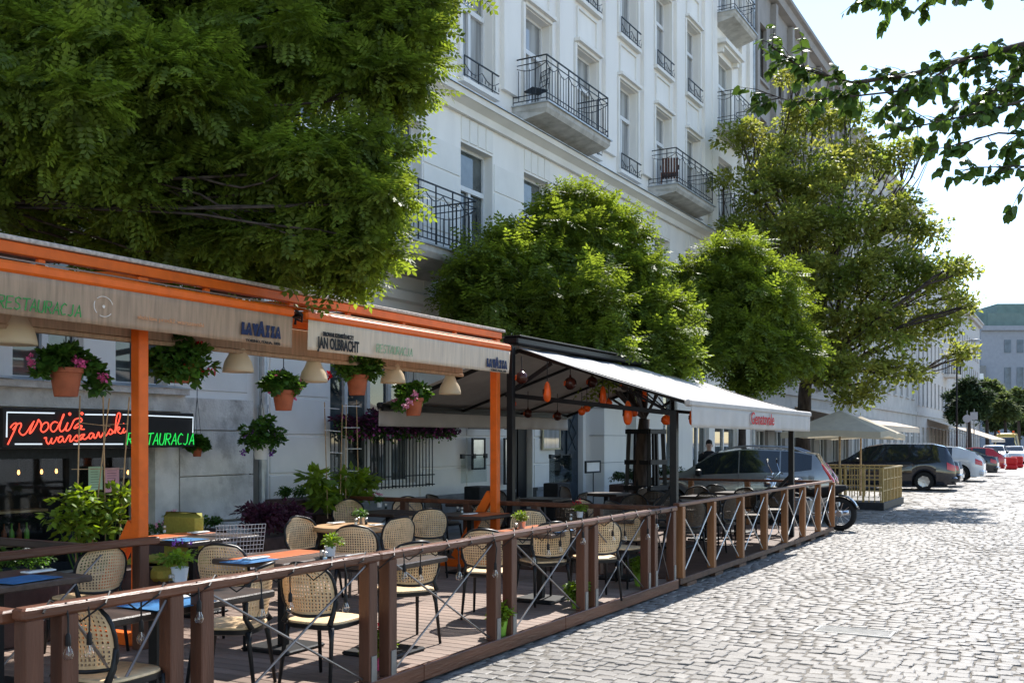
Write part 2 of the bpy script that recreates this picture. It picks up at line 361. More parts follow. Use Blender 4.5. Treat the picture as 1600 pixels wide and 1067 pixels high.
STROKE = {'R': [[(0,0),(.05,1),(.45,.95),(.5,.72),(.4,.52),(.03,.48)],[(.2,.48),(.52,0)]], 'E': [[(.5,1),(.03,.97),(0,0),(.48,.03)],[(.02,.5),(.4,.53)]],
 'S': [[(.5,.88),(.3,1),(.06,.86),(.1,.6),(.42,.42),(.48,.16),(.25,0),(0,.12)]], 'T': [[(0,.95),(.62,1)],[(.33,.97),(.28,0)]], 'A': [[(0,0),(.32,1),(.55,0)],[(.1,.35),(.5,.38)]],
 'U': [[(.03,1),(0,.3),(.12,.02),(.38,0),(.5,.3),(.52,1)]], 'C': [[(.5,.85),(.3,1),(.08,.75),(.02,.35),(.18,.03),(.46,.1)]], 'J': [[(.42,1),(.42,.2),(.25,0),(.03,.1)]]}
def strokes(txt, y0, z0, h, width, X, r, slant=.12):
    mb = MB(); n = len(txt); step = width/n
    for i, c in enumerate(txt):
        for st in STROKE[c]: mb.tube([(X, y0+step*i+p[0]*step*1.5+slant*h*p[1], z0+p[1]*h) for p in st], r, 5)
    return mb
# ============================================================ SETTING
FX = -10.8          # plane of the facades
RX = -4.31          # street side of the terraces
m = MB(); m.grid(lambda u, v: (-700+1400*u, -60+1500*v, -.03), 4, 4); struct('ground', m, 'asphalt_grey')
# street of setts: sand bed below, stones as geometry
m = MB(); m.grid(lambda u, v: (-9.0+22*u, -2+190*v, -.0065), 2, 40); road = struct('cobbled_street', m, 'joint_sand')
def stone_rows():
    out = []; y = 3.4; row = 0
    while y < 60:
        rh = .145 if y < 26 else .25*(1+(y-26)*.02); cw = .145 if y < 26 else .34*(1+(y-26)*.02)
        x0 = -9.0 if y > 19 else (-4.9)
        x1 = 2.2 if y < 26 else 3.5
        x = x0+rng.uniform(-.15, 0)
        while x < x1:
            ww = cw*rng.uniform(.62, 1.4)
            bend = .13*math.sin(x*2.1+.5*y)+.2*math.sin(x*.8+y*.31+1)+.05*math.sin(x*5+y*2.7)
            out.append((x+ww/2, y+bend+rng.normal()*.008, ww, rh*rng.uniform(.88, 1.04), row)); x += ww
        y += rh; row += 1
    return out
def stone_block(arr, top=0.0):
    n = len(arr); a = np.array(arr); pn = np.sin(a[:, 0]*1.7+a[:, 1]*.9)+np.sin(a[:, 0]*.6-a[:, 1]*1.3+2)+np.sin(a[:, 0]*3.1+a[:, 1]*.4+4)*.6; g = np.where(pn > 1.15, .0105, .004)
    hx = a[:, 2]/2-g*rng.uniform(.5, 1.5, n); hy = a[:, 3]/2-g*rng.uniform(.5, 1.6, n); z = top+rng.normal(size=n)*.0028; tx = rng.normal(size=n)*.024; ty = rng.normal(size=n)*.024; rot = rng.normal(size=n)*.075
    slope = .0  ; b = .13
    corners = np.array([(-1,-1),(1,-1),(1,1),(-1,1)], float)
    j = rng.uniform(.86, 1.05, (n, 4, 2)); cx = corners[None]*j
    base = np.stack([cx[:, :, 0]*hx[:, None], cx[:, :, 1]*hy[:, None]], 2)
    ins = base*(1-b)
    def world(q, dz):
        x = q[:, :, 0]*np.cos(rot)[:, None]-q[:, :, 1]*np.sin(rot)[:, None]+a[:, 0:1]; y = q[:, :, 0]*np.sin(rot)[:, None]+q[:, :, 1]*np.cos(rot)[:, None]+a[:, 1:2]
        return np.stack([x, y, (z[:, None]+tx[:, None]*q[:, :, 0]+ty[:, None]*q[:, :, 1]+dz)], 2)
    W = np.concatenate([world(base, -.035), world(base, -.0045), world(ins, 0)], 1)
    F = [(8,9,10,11)]+[(k, (k+1)%4, 4+(k+1)%4, 4+k) for k in range(4)]+[(4+k, 4+(k+1)%4, 8+(k+1)%4, 8+k) for k in range(4)]
    return W, F
st = stone_rows()
near = []; rest = []
GR = pt(1335, 986, z=0)     # drain grate, left out of the paving
for s in st:
    if abs(s[0]-GR.x) < .36 and abs(s[1]-GR.y) < .19: continue
    d = -sy_*s[0]+cy_*s[1]; r = cy_*s[0]+sy_*s[1]
    if d > 1: px = 800+1600*r/d; py = 690+1600*EYE/d
    else: px = py = 1e9
    vis = 640 < px < 1600 and py < 1067 and s[0] > -4.15
    (near if vis and len(near) < 300 and s[1] < 14 else rest).append(s)
W, F = stone_block(rest); mesh_obj('setts', npmesh('setts', [(W.reshape(-1, 3), F, len(rest), 12)]), 'cobble', road, kind='stuff')
W, F = stone_block(near)
for i in range(len(near)):
    m = MB(); c = W[i].mean(0); m.add([tuple(v-c) for v in W[i]], F)
    o = obj('sett', m, 'cobble_piece', road, local=True); o.location = c
# beyond the built stones the street carries on as worn paving
m = MB(); m.grid(lambda u, v: (-9.0+22*u, 59.9+130*v, -.004), 2, 30); struct('far_street', m, 'cobble')
# pavement
m = MB(); m.box(-10.9, -2, -.02, -8.95, 190, .085); pave = struct('pavement', m, 'joint_sand')
k = None
for i in range(90):
    for j in range(3):
        if k is None: m = MB(); m.bbox(-.31, -.245, -.02, .31, .245, .015, .006); k = obj('paving_slab', m, 'slab', pave, local=True); k.location = (-9.27, .0, .092); continue
        o = share('paving_slab', k.data, pave, (-9.27-.63*j, .5*i, .092+.003*rng.random()))
k = None
for i in range(60):
    if k is None: m = MB(); m.bbox(-.075, -.49, -.1, .075, .49, .11, .012); k = obj('kerb_stone', m, 'concrete', pave, local=True); k.location = (-8.87, 0, 0)
    else: share('kerb_stone', k.data, pave, (-8.87, i*1.0, 0))
# drain
t = thing('drain_grate', (GR.x, GR.y, 0), 'small rectangular grey metal drain grate set in the cobbles', 'drain')
m = MB()
for a in (-.35, .33): m.box(GR.x+a, GR.y-.17, -.03, GR.x+a+.02, GR.y+.17, .006)
for a in (-.17, .15): m.box(GR.x-.33, GR.y+a, -.03, GR.x+.33, GR.y+a+.02, .006)
obj('frame', m, 'steel', t)
for i in range(5): m = MB(); m.box(GR.x-.33, GR.y-.12+i*.055, -.02, GR.x+.33, GR.y-.12+i*.055+.022, .003); obj('bar', m, 'steel', t)

# ============================================================ BUILDINGS
def holed_wall(mb, X, y0, y1, z0, z1, holes, depth):
    ys = sorted({y0, y1, *[h[0] for h in holes], *[h[1] for h in holes]}); zs = sorted({z0, z1, *[h[2] for h in holes], *[h[3] for h in holes]})
    ys = [y for y in ys if y0 <= y <= y1]; zs = [z for z in zs if z0 <= z <= z1]
    for i in range(len(ys)-1):
        run = None
        for j in range(len(zs)-1):
            cy, cz = (ys[i]+ys[i+1])/2, (zs[j]+zs[j+1])/2
            if any(h[0] < cy < h[1] and h[2] < cz < h[3] for h in holes): continue
            mb.quad((X, ys[i], zs[j]), (X, ys[i+1], zs[j]), (X, ys[i+1], zs[j+1]), (X, ys[i], zs[j+1]))
    for a, b, c, d in holes:
        for q in (((X,a,c),(X-depth,a,c),(X-depth,a,d),(X,a,d)), ((X,b,c),(X,b,d),(X-depth,b,d),(X-depth,b,c)), ((X,a,d),(X-depth,a,d),(X-depth,b,d),(X,b,d)), ((X,a,c),(X,b,c),(X-depth,b,c),(X-depth,a,c))): mb.quad(*q)
def window_meshes(w, h, frame='window_white', pane='pane', transom=.68, mull=1):
    f = MB(); b = .06
    f.box(0, -w/2, 0, .07, -w/2+b, h); f.box(0, w/2-b, 0, .07, w/2, h); f.box(0, -w/2+b, 0, .07, w/2-b, b); f.box(0, -w/2+b, h-b, .07, w/2-b, h)
    zt = h*transom if transom else h-b
    if transom: f.box(-.005, -w/2+b, zt-.05, .10, w/2-b, zt+.05)
    for i in range(mull): c = -w/2+w*(i+1)/(mull+1); f.box(.002, c-.045, b, .085, c+.045, zt-.05*(transom > 0))
    p = MB(); p.box(.012, -w/2+b*.8, b*.8, .028, w/2-b*.8, h-b*.8)
    return f, p
WC = {}
def window(bld, X, yc, z, w, h, depth=.28, **k):
    key = (round(w, 2), round(h, 2), tuple(sorted(k.items())))
    if key not in WC:
        f, p = window_meshes(w, h, **k)
        fo = obj('window', f, k.get('frame', 'window_white'), bld, local=True); po = obj('pane', p, k.get('pane', 'pane'), fo, local=True); WC[key] = (fo.data, po.data)
        fo.location = Vector((X-depth, yc, z))-ROOT[bld.name]; ROOT[fo.name] = Vector((X-depth, yc, z)); return fo
    fo = share('window', WC[key][0], bld, (X-depth, yc, z)); share('pane', WC[key][1], fo, (X-depth, yc, z)); return fo

def railing(X0, X1, y0, y1, z0, h, style='balcony'):
    """iron railing round a slab: three sides (X0 wall, X1 outer) or just the front when X0==X1"""
    m = MB(); r = .011
    segs = [((X1, y0), (X1, y1))] + ([((X0, y0), (X1, y0)), ((X0, y1), (X1, y1))] if X0 != X1 else [])
    for (a, b) in segs:
        A = Vector((*a, z0)); B = Vector((*b, z0)); L = (B-A).length; up = Vector((0,0,1)); d = (B-A).normalized()
        if L < .1: continue
        hs = (h, h-.13, .2, .09) if style == 'balcony' else (h, .05)
        for q in hs: m.beam(A+up*q, B+up*q, .03 if q == h else .018, .022 if q == h else .016)
        n = max(2, round(L/.135))
        for i in range(n+1):
            p = A+d*(L*i/n); big = i % 4 == 0
            top = h-.13 if big else h-.27
            m.beam(p+up*(.0 if big else .09), p+up*(h if big else top), .02 if big else .012, .02 if big else .012, up=(0,1,0))
            if not big: m.add([p+up*(top+.05), p+d*.012+up*top, p-d*.012+up*top, p+Vector((.006,.006,0))+up*top], [(0,1,2),(0,3,1),(0,2,3)])
        k = max(1, n//4)
        for i in range(k):     # garlands
            a0 = L*i/k; pts = [A+d*(a0+L/k*(s/6))+up*(h-.15-.13*math.sin(math.pi*s/6)) for s in range(7)]
            for s in range(6): m.beam(pts[s], pts[s+1], .013, .013)
    return m
def balcony(bld, y0, y1, z, Xo, hh=1.05, sub=None):
    m = MB(); X = FX
    m.add([(X, y0, z), (Xo, y0, z), (Xo, y1, z), (X, y1, z), (X, y0, z-.34), (Xo-.06, y0+.06, z-.19), (Xo-.06, y1-.06, z-.19), (X, y1, z-.34),
           (Xo, y0, z-.1), (Xo, y1, z-.1), (X, y0, z-.1), (X, y1, z-.1)],
          [(0,1,2,3), (1,8,9,2), (8,5,6,9), (4,7,6,5), (0,10,8,1), (10,4,5,8), (3,2,9,11), (11,9,6,7)])
    o = obj('balcony', m, 'concrete', bld)
    m = MB(); m.box(X, y0-.04, z, Xo+.05, y1+.04, z+.025); obj('zinc_edge', m, 'zinc', o)
    obj('railing', railing(X, Xo-.04, y0+.05, y1-.05, z+.025, hh), 'iron', o); return o

W1 = thing('tenement_building', (FX, 2, 0), 'long white stuccoed tenement with iron balconies behind the restaurant terraces', 'building')
Y0, Y1 = -3.0, 37.6
bays = [17.85+2.62*k for k in range(-7, 7)]       # window axes of the upper floors
bays = [b for b in bays if Y0+1 < b < 32.0]
holes = []; wins = []
for b in bays:
    wd = 1.25
    holes.append((b-wd/2, b+wd/2, 5.3, 7.75)); wins.append((b, 5.3, wd, 2.45, 'pane'))
    holes.append((b-wd/2, b+wd/2, 9.0, 11.4)); wins.append((b, 9.0, wd, 2.4, 'pane_curtain_sky'))
    holes.append((b-wd/2, b+wd/2, 12.6, 14.85)); wins.append((b, 12.6, wd, 2.25, 'pane_curtain_sky'))
    holes.append((b-wd/2, b+wd/2, 16.2, 18.4)); wins.append((b, 16.2, wd, 2.2, 'pane_curtain_sky'))
# bay at the far end
for z, h in ((5.3, 2.4), (8.95, 2.5), (12.4, 2.45), (16.2, 2.2)):
    holes.append((33.6, 35.1, z, z+h)); wins.append((34.35, z, 1.5, h, 'pane_curtain_sky'))
# ground floor openings
GH = [(7.5, 8.46, 2.52, 4.2), (8.94, 9.79, 2.52, 4.2), (4.6, 5.6, 2.52, 4.2), (13.2, 15.7, 1.05, 3.9), (19.3, 20.25, .1, 2.35), (7.12, 9.4, .25, 1.72), (21.35, 22.9, .1, 2.9), (24.55, 25.5, .1, 2.9), (28.2, 29.6, .9, 3.2), (31.0, 32.6, .2, 3.2), (33.2, 35.8, .2, 3.2), (11.33, 11.7, 0, 2.1)]
m = MB(); holed_wall(m, FX, Y0, Y1, 0, 19.2, holes+GH, .3); m.box(FX-12, Y0, 0, FX-.9, Y0+.3, 19.2); m.box(FX-12, Y1-.3, 0, FX-.02, Y1, 19.2)
m.box(FX-12, Y0, 19.1, FX-.02, Y1, 19.3)
wall = obj('wall', m, 'white_wall', W1)
m = MB(); m.box(FX-.9, Y0+.4, .02, FX-.6, Y1-.4, 19.0); obj('interior', m, 'dark', W1)  # near-black slab standing for the unlit rooms
for (b, z, wd, h, pn) in wins: window(W1, FX, b, z, wd, h, transom=.66, mull=1, pane=pn, depth=.27)
# sills, little iron guards and hoods for the upper windows
sill = MB(); sill.box(0, -.72, -.09, .13, .72, 0); so = None; guard = None
for b in bays:
    for z in (9.0, 12.6, 16.2, 5.3):
        if so is None: so = obj('sill', sill, 'band_wall', W1, local=True); so.location = Vector((FX, b, z))-ROOT[W1.name]
        else: share('sill', so.data, W1, (FX, b, z))
        if z in (9.0, 12.6) and not (z == 9.0 and (19.3 < b < 22.6 or 27.2 < b < 30.5)):
            if guard is None:
                guard = obj('window_guard', railing(.12, .12, -.68, .68, 0, .42, 'guard'), 'iron', W1, local=True); guard.location = Vector((FX, b, z))-ROOT[W1.name]
            else: share('window_guard', guard.data, W1, (FX, b, z))
# pilasters between the bays, framed panels between the floors
pil = None
for i in range(len(bays)+1):
    yc = (bays[i]-1.31) if i < len(bays) else bays[-1]+1.31
    if pil is None: mm = MB(); mm.box(0, -.36, 0, .10, .36, 9.0); mm.box(0, -.42, 9.0, .14, .42, 9.25); pil = obj('pilaster', mm, 'white_wall', W1, local=True); pil.location = Vector((FX, yc, 9.25))-ROOT[W1.name]
    else: share('pilaster', pil.data, W1, (FX, yc, 9.25))
pan = None
for b in bays:
    for z in (11.62, 15.05):
        if pan is None:
            mm = MB(); w_, h_ = .58, .78
            for a in (-w_, w_-.05): mm.box(0, a, 0, .045, a+.05, h_)
            mm.box(0, -w_+.05, 0, .045, w_-.05, .05); mm.box(0, -w_+.05, h_-.05, .045, w_-.05, h_)
            pan = obj('framed_panel', mm, 'band_wall', W1, local=True); pan.location = Vector((FX, b, z))-ROOT[W1.name]
        else: share('framed_panel', pan.data, W1, (FX, b, z))
surr = None
for b in bays:      # moulded surrounds
    for z, h in ((9.0, 2.4), (12.6, 2.25)):
        if surr is None:
            mm = MB(); mm.box(0, -.74, 0, .06, -.64, 2.46); mm.box(0, .64, 0, .06, .74, 2.46); mm.box(0, -.64, 2.36+.06, .07, .64, 2.5); mm.box(0, -.7, 2.5, .16, .7, 2.58)
            surr = obj('window_surround', mm, 'band_wall', W1, local=True); surr.location = Vector((FX, b, z))-ROOT[W1.name]
        else: share('window_surround', surr.data, W1, (FX, b, z), scale=(1, 1, h/2.4))
# main cornice over the first floor, top cornice, string course
m = MB(); prof = [(0, 8.28), (.10, 8.28), (.13, 8.42), (.30, 8.50), (.34, 8.50), (.36, 8.62), (.0, 8.72)]
def run(mb, prof, y0, y1):
    n = len(prof); vs = [(FX+a, y, z) for y in (y0, y1) for a, z in prof]
    mb.add(vs, [(i, i+1, n+i+1, n+i) for i in range(n-1)]+[tuple(range(n)), tuple(range(2*n-1, n-1, -1))])
run(m, prof, Y0, 32.6); cor = obj('cornice', m, 'band_wall', W1)
m = MB(); m.add([(FX, Y0, 8.735), (FX+.40, Y0, 8.63), (FX+.40, 32.6, 8.63), (FX, 32.6, 8.735), (FX+.40, Y0, 8.61), (FX+.40, 32.6, 8.61)], [(0,1,2,3), (1,4,5,2)]); obj('zinc_flashing', m, 'zinc', cor)
m = MB(); run(m, [(0, 18.6), (.2, 18.6), (.25, 18.8), (.6, 18.95), (.65, 19.2), (0, 19.35)], Y0, 32.6); obj('eaves_cornice', m, 'band_wall', W1)
m = MB(); run(m, [(0, 4.32), (.12, 4.35), (.16, 4.5), (0, 4.58)], Y0, 32.6); obj('string_course', m, 'band_wall', W1)
# projecting end bay: quoins, pediments
m = MB()
for a, b in ((32.6, 33.1), (35.9, 36.3), (36.9, 37.3)): m.box(FX, a, 4.6, FX+.12, b, 19.1)
obj('end_pilaster', m, 'white_wall', W1)
m = MB(); m.box(FX, 33.3, 15.15, FX+.35, 35.5, 15.3); m.box(FX, 33.5, 15.05, FX+.25, 35.3, 15.15); m.box(FX, 33.45, 14.9, FX+.2, 33.6, 15.05); m.box(FX, 35.1, 14.9, FX+.2, 35.3, 15.05); obj('window_hood', m, 'band_wall', W1)
# grooved ashlar blocks of the ground and first floor (thin proud blocks with recessed joints)
blk = {}
def block(y0, y1, z0, z1, X=FX, m_='band_wall'):
    k = (round(y1-y0, 1), round(z1-z0, 1)); mm = blk.get(k)
    if mm is None:
        q = MB(); w_, h_ = k[0]/2-.008, k[1]-.016; q.add([(0,-w_,.016),(0,w_,.016),(0,w_,h_),(0,-w_,h_),(.018,-w_+.01,.026),(.018,w_-.01,.026),(.018,w_-.01,h_-.01),(.018,-w_+.01,h_-.01)], [(4,5,6,7),(0,1,5,4),(1,2,6,5),(2,3,7,6),(3,0,4,7)])
        o = obj('ashlar_block', q, m_, wall, local=True); blk[k] = o.data; o.location = Vector((X+.002, (y0+y1)/2, z0))-ROOT[W1.name]; return
    share('ashlar_block', mm, wall, (X+.002, (y0+y1)/2, z0))
for i in range(len(bays)+1):        # piers of the first floor
    a = bays[i-1]+.64 if i else bays[0]-1.98; b = bays[i]-.64 if i < len(bays) else bays[-1]+1.98
    for z in np.arange(4.62, 7.6, .6): block(a+.01, b-.01, z, z+.6)
for b in bays:
    for q in range(4): y_ = b-.64+.32*q; block(y_, y_+.32, 7.78, 8.24)
piers = [(-1, 4.5), (5.7, 7.4), (9.9, 11.28), (11.75, 13.15), (15.75, 17.4), (17.4, 19.25), (20.3, 21.3), (26.2, 28.1)]
for a, b in piers:
    for z in (2.5, 3.1, 3.7): block(a+.01, b-.01, z, z+.6)
    if a > 11.5:
        for z in (.7, 1.3, 1.9): block(a+.01, b-.01, z, z+.6)
# raised ground-floor windows over the sign
for y0_, y1_ in ((7.5, 8.46), (8.94, 9.79), (4.6, 5.6)): window(W1, FX, (y0_+y1_)/2, 2.52, y1_-y0_, 1.68, transom=0, mull=1, depth=.16)
window(W1, FX, 14.45, 1.05, 2.5, 2.85, transom=0, mull=3, depth=.25)
for y0_, y1_, z_, h_ in ((28.2, 29.6, .9, 2.3), (31.0, 32.6, .2, 3.0), (33.2, 35.8, .2, 3.0)): window(W1, FX, (y0_+y1_)/2, z_, y1_-y0_, h_, transom=.7, mull=1, depth=.2)
m = MB(); m.box(FX-.2, 19.3, .1, FX-.15, 20.25, 2.35); m.box(FX-.15, 19.36, .2, FX-.12, 19.74, 2.2); m.box(FX-.15, 19.8, .2, FX-.12, 20.19, 2.2); obj('door', m, 'black_paint', W1)  # black on the leaf stands for the dark open doorway
m = MB(); m.box(FX-.2, 21.35, .1, FX-.14, 22.9, 2.9)
for a in (21.45, 22.17):
    m.box(FX-.14, a, .3, FX-.11, a+.63, 1.0); m.box(FX-.14, a, 1.1, FX-.11, a+.63, 1.35); m.box(FX-.14, a+.05, 1.5, FX-.10, a+.58, 2.6)
    m.tube([(FX-.09, a+.08, 1.6), (FX-.08, a+.5, 2.0), (FX-.08, a+.1, 2.4), (FX-.09, a+.4, 2.55)], .012); m.tube([(FX-.09, a+.5, 1.6), (FX-.08, a+.1, 2.05), (FX-.09, a+.5, 2.5)], .012)
obj('carved_door', m, 'door_blue', W1)
m = MB(); m.box(FX-.2, 24.55, .1, FX-.15, 25.5, 2.9); m.box(FX-.15, 24.6, 1.1, FX-.12, 25.4, 2.8); obj('brown_door', m, 'window_brown', W1)
# projecting pier
m = MB(); m.box(FX, 23.06, 0, FX+.5, 24.4, 4.3); m.box(FX, 23.0, .0, FX+.56, 24.46, .55); m.box(FX, 25.6, 0, FX+.3, 27.6, 4.3); pp = obj('portal_pier', m, 'white_wall', W1)
m = MB()
for z in (1.28, 1.95, 2.62, 3.3): m.box(FX+.1, 23.04, z, FX+.505, 24.42, z+.012)
obj('joint_line', m, 'plinth', W1)
# plinth and ledges
m = MB()
for a, b in ((11.72, 13.2), (13.2, 15.7), (15.7, 19.28), (20.27, 21.33)): m.box(FX, a, 0, FX+.09, b, .72); m.box(FX, a, .72, FX+.12, b, .78)
obj('plinth', m, 'plinth', W1)
m = MB(); m.box(FX, 5.0, 2.42, FX+.34, 9.86, 2.5); m.box(FX, 5.0, 2.2, FX+.26, 9.86, 2.42); obj('ledge', m, 'old_plaster', W1)
m = MB(); m.add([(FX, 5.0, 2.56), (FX+.37, 5.0, 2.505), (FX+.37, 9.9, 2.505), (FX, 9.9, 2.56)], [(0,1,2,3)]); obj('ledge_flashing', m, 'zinc', W1)
m = MB()   # weathered piers either side of the cellar shop window
for b_ in ((9.86, .7, .16, 11.25, 1.32), (9.86, 1.335, .16, 11.25, 1.95), (9.86, 1.965, .16, 11.25, 2.4), (9.82, 0, .28, 11.3, .66), (9.4, 0, .2, 9.8, 2.19), (4.2, 0, .2, 7.1, 2.19)):
    m = MB(); m.box(FX, b_[0], b_[1], FX+b_[2], b_[3], b_[4]); obj('weathered_pier', m, 'old_plaster', W1)
m = MB(); c = pt(330, 785, X=FX+.28); m.lathe([(.0,0),(.075,0),(.085,.012),(.075,.02)], (FX+.281, c.y, .42), 20, 'x', False)
for k in range(5): m.box(FX+.285, c.y-.06, .365+k*.022, FX+.31, c.y+.06, .365+k*.022+.01)
obj('round_vent', m, 'galv', W1)
# shop window under the sign
m = MB(); X_ = FX-.05
for a, b in ((7.12, 7.22), (8.22, 8.36), (9.28, 9.4)): m.box(X_, a, .25, X_+.1, b, 1.72)
for a, b in ((7.22, 8.22), (8.36, 9.28)): m.box(X_, a, 1.6, X_+.1, b, 1.72); m.box(X_, a, .25, X_+.1, b, .35)
sw = obj('shop_window', m, 'iron', W1)
m = MB(); m.box(X_+.03, 7.2, .3, X_+.04, 9.3, 1.62); obj('pane', m, 'clear_glass', sw)
# drainpipes
m = MB(); m.tube([(FX+.12, 11.5, 8.2), (FX+.12, 11.5, 2.3)], .06, 10); m.tube([(FX+.12, 11.5, 2.3), (FX+.12, 11.5, .1)], .07, 10)
for z in (2.3, 3.6, 5.2, 7): m.lathe([(.07,0),(.08,.0),(.08,.05),(.07,.05)], (FX+.12, 11.5, z), 10)
obj('drainpipe', m, 'zinc', W1)
m = MB(); m.tube([(FX+.1, 37.45, 19), (FX+.1, 37.45, .2)], .06, 8); obj('drainpipe', m, 'zinc', W1)
# balconies
balcony(W1, 19.3, 22.6, 9.0, FX+.86, 1.0); balcony(W1, 27.2, 30.5, 9.0, FX+.86, 1.0)
ba = pt(740, 440, X=FX+1.2)
balcony(W1, 9.4, 16.2, 5.15, FX+1.05)
for z in (12.4, 8.95, 16.1): balcony(W1, 33.2, 35.7, z, FX+.7)
# ---- other houses of the row
def house(name, y0, y1, H, wm, label, bay, z0s, wh, ww, frame='window_brown', base=4.0, pn='pane', extra=None):
    t = thing(name, (FX, y0, 0), label, 'building')
    bs = [y0+bay*(i+.5) for i in range(int((y1-y0)/bay))]
    hs = [(b-ww/2, b+ww/2, z, z+wh) for b in bs for z in z0s]+[(b-ww/2-.2, b+ww/2+.2, .3, 2.9) for b in bs]
    m = MB(); holed_wall(m, FX, y0, y1, 0, H, hs, .25); m.box(FX-12, y0, 0, FX-.01, y0+.2, H); m.box(FX-12, y1-.2, 0, FX-.01, y1, H); m.box(FX-12, y0, H-.1, FX-.02, y1, H)
    obj('wall', m, wm, t)
    m = MB(); m.box(FX-.9, y0+.3, .02, FX-.6, y1-.3, H-.3); obj('interior', m, 'dark', t)  # black slab paints the darkness of the rooms behind
    for b in bs:
        for z in z0s: window(t, FX, b, z, ww, wh, depth=.2, frame=frame, transom=.7, pane=pn)
        window(t, FX, b, .3, ww+.4, 2.6, depth=.2, frame='window_white', transom=.75, pane='pane')
    m = MB(); m.add([(FX+a, y, z) for y in (y0+.01, y1-.01) for a, z in ((0, H-.55), (.3, H-.5), (.35, H-.2), (.5, H-.15), (.5, H), (0, H+.02))], [(i, i+1, i+7, i+6) for i in range(5)]+[tuple(range(6)), tuple(range(11, 5, -1))]); obj('cornice', m, wm, t); m = MB(); m.box(FX, y0+.01, base-.25, FX+.1, y1-.01, base); obj('string_course', m, wm, t)
    m = MB()
    for b in bs:
        for z in z0s: m.box(FX, b-ww/2-.1, z-.1, FX+.1, b+ww/2+.1, z)
    obj('sill', m, wm, t, kind='stuff') if len(bs)*len(z0s) > 12 else obj('sill', m, wm, t)
    return t, bs
g, bs = house('grey_building', 37.7, 56.0, 19.6, 'grey_wall', 'grey plastered apartment house joined to the far side of the white tenement', 2.6, (4.9, 8.4, 12, 15.6), 2.2, 1.2)
mm = MB()
for i, b in enumerate(bs): mm.box(FX+.003, b-1.42, 4.1, FX+.22, b-1.1, 19.0)
obj('pilaster', mm, 'grey_wall', g)
g2, bs = house('beige_building', 56.2, 80, 18.4, 'beige_wall', 'beige apartment house beyond the grey one, half hidden by the linden', 2.6, (4.9, 8.3, 11.6, 15), 2.0, 1.2, 'window_white')
g3, bs = house('pale_building', 80.2, 132, 15.6, 'stone_light', 'long pale stone house with narrow windows and rounded balconies down the street', 2.4, (4.6, 7.8, 11.0), 2.0, .9, 'window_brown')
def far_balcony(bld, y, z):
    m = MB(); pts = [(FX+1.3*math.sin(a), y+1.6*math.cos(a)) for a in np.linspace(0, math.pi, 9)]
    n = len(pts); m.add([(a, b, z) for a, b in pts]+[(a, b, z-.25) for a, b in pts], [tuple(range(n)), tuple(range(2*n-1, n-1, -1))]+[(i, i+n, i+n+1, i+1) for i in range(n-1)])
    o = obj('balcony', m, 'stone_light', bld); m = MB()
    for i in range(n-1): m.beam((*pts[i], z+.95), (*pts[i+1], z+.95), .05, .05); m.beam((*pts[i], z+.1), (*pts[i+1], z+.1), .03, .03)
    for i in range(25):
        a = math.pi*i/24; m.box(FX+1.28*math.sin(a)-.02, y+1.58*math.cos(a)-.02, z, FX+1.28*math.sin(a)+.02, y+1.58*math.cos(a)+.02, z+.95)
    obj('railing', m, 'iron', o)
for z in (4.4, 7.7): far_balcony(g3, 98, z)
# modern building closing the street
c0 = pt(1533, 690, Y=172); C = thing('modern_building', (c0.x, 172, 0), 'large pale modern block with green copper roof closing the far end of the street', 'building')
m = MB(); bx0 = c0.x
m.box(bx0, 172, 0, bx0+60, 200, 18.8); m.box(bx0+.01, 171.4, 18.8, bx0+60, 200, 19.5)
obj('wall', m, 'modern_wall', C)
m = MB(); m.box(bx0+1.5, 173, 19.5, bx0+60, 199, 21.6); m.box(bx0-9, 178, 0, bx0-.1, 198, 24.5); m.box(bx0+6, 180, 21.6, bx0+22, 198, 24); obj('copper_roof', m, 'green_copper', C); C.rotation_euler.z = R(28)
f = None
for i in range(22):
    for z, h in ((15.4, 2.0), (5.6, 7.6)):
        key = ('far', h)
        if key not in WC:
            q = MB(); q.box(-.5, -.04, 0, .5, 0, h); o = obj('window', q, 'far_pane', C, local=True); WC[key] = o.data; o.location = Vector((bx0+4+i*1.9, 171.96, z))-ROOT[C.name]
        else: share('window', WC[key], C, (bx0+4+i*1.9, 171.96, z))
m = MB(); m.box(bx0-2.6, 171.2, 8.6, bx0+.4, 171.5, 13.4); sg = obj('banner', m, 'car_navy', C)
m = MB(); m.box(bx0-.7, 171.15, 9.4, bx0+0, 171.2, 12.2); obj('banner_picture', m, 'car_white', sg)
# ============================================================ TERRACES
DZ = .12
def deck(name, y0, y1, x0, mt, label, n):
    t = thing(name, ((x0+RX)/2, (y0+y1)/2, 0), label, 'terrace'); st = (y1-y0)/n; k = None
    for i in range(n):
        yc = y0+st*(i+.5)
        if k is None:
            m = MB(); m.bbox(-(RX-x0)/2+.05, -st/2+.004, -.028, (RX-x0)/2-.05, st/2-.004, 0, .003); k = obj('deck_plank', m, mt, t, local=True)
            k.location = Vector(((x0+RX)/2, yc, DZ))-ROOT[t.name]
        else: share('deck_plank', k.data, t, ((x0+RX)/2, yc, DZ-.001*rng.random()))
    return t
T1 = deck('wooden_terrace', 2.6, 11.86, -9.9, 'deck', 'reddish brown plank terrace under the orange framed awning', 68)
T2 = deck('wooden_terrace', 11.94, 20.7, -9.0, 'deck_shaded', 'plank terrace darkened for shade under the black framed grey awning', 64)
for a, b in ((2.6, 6.36), (6.365, 8.75), (8.755, 11.86)):
    m = MB(); m.bbox(RX-.045, a, .015, RX, b, .135, .006); obj('fascia_board', m, 'teak', T1)
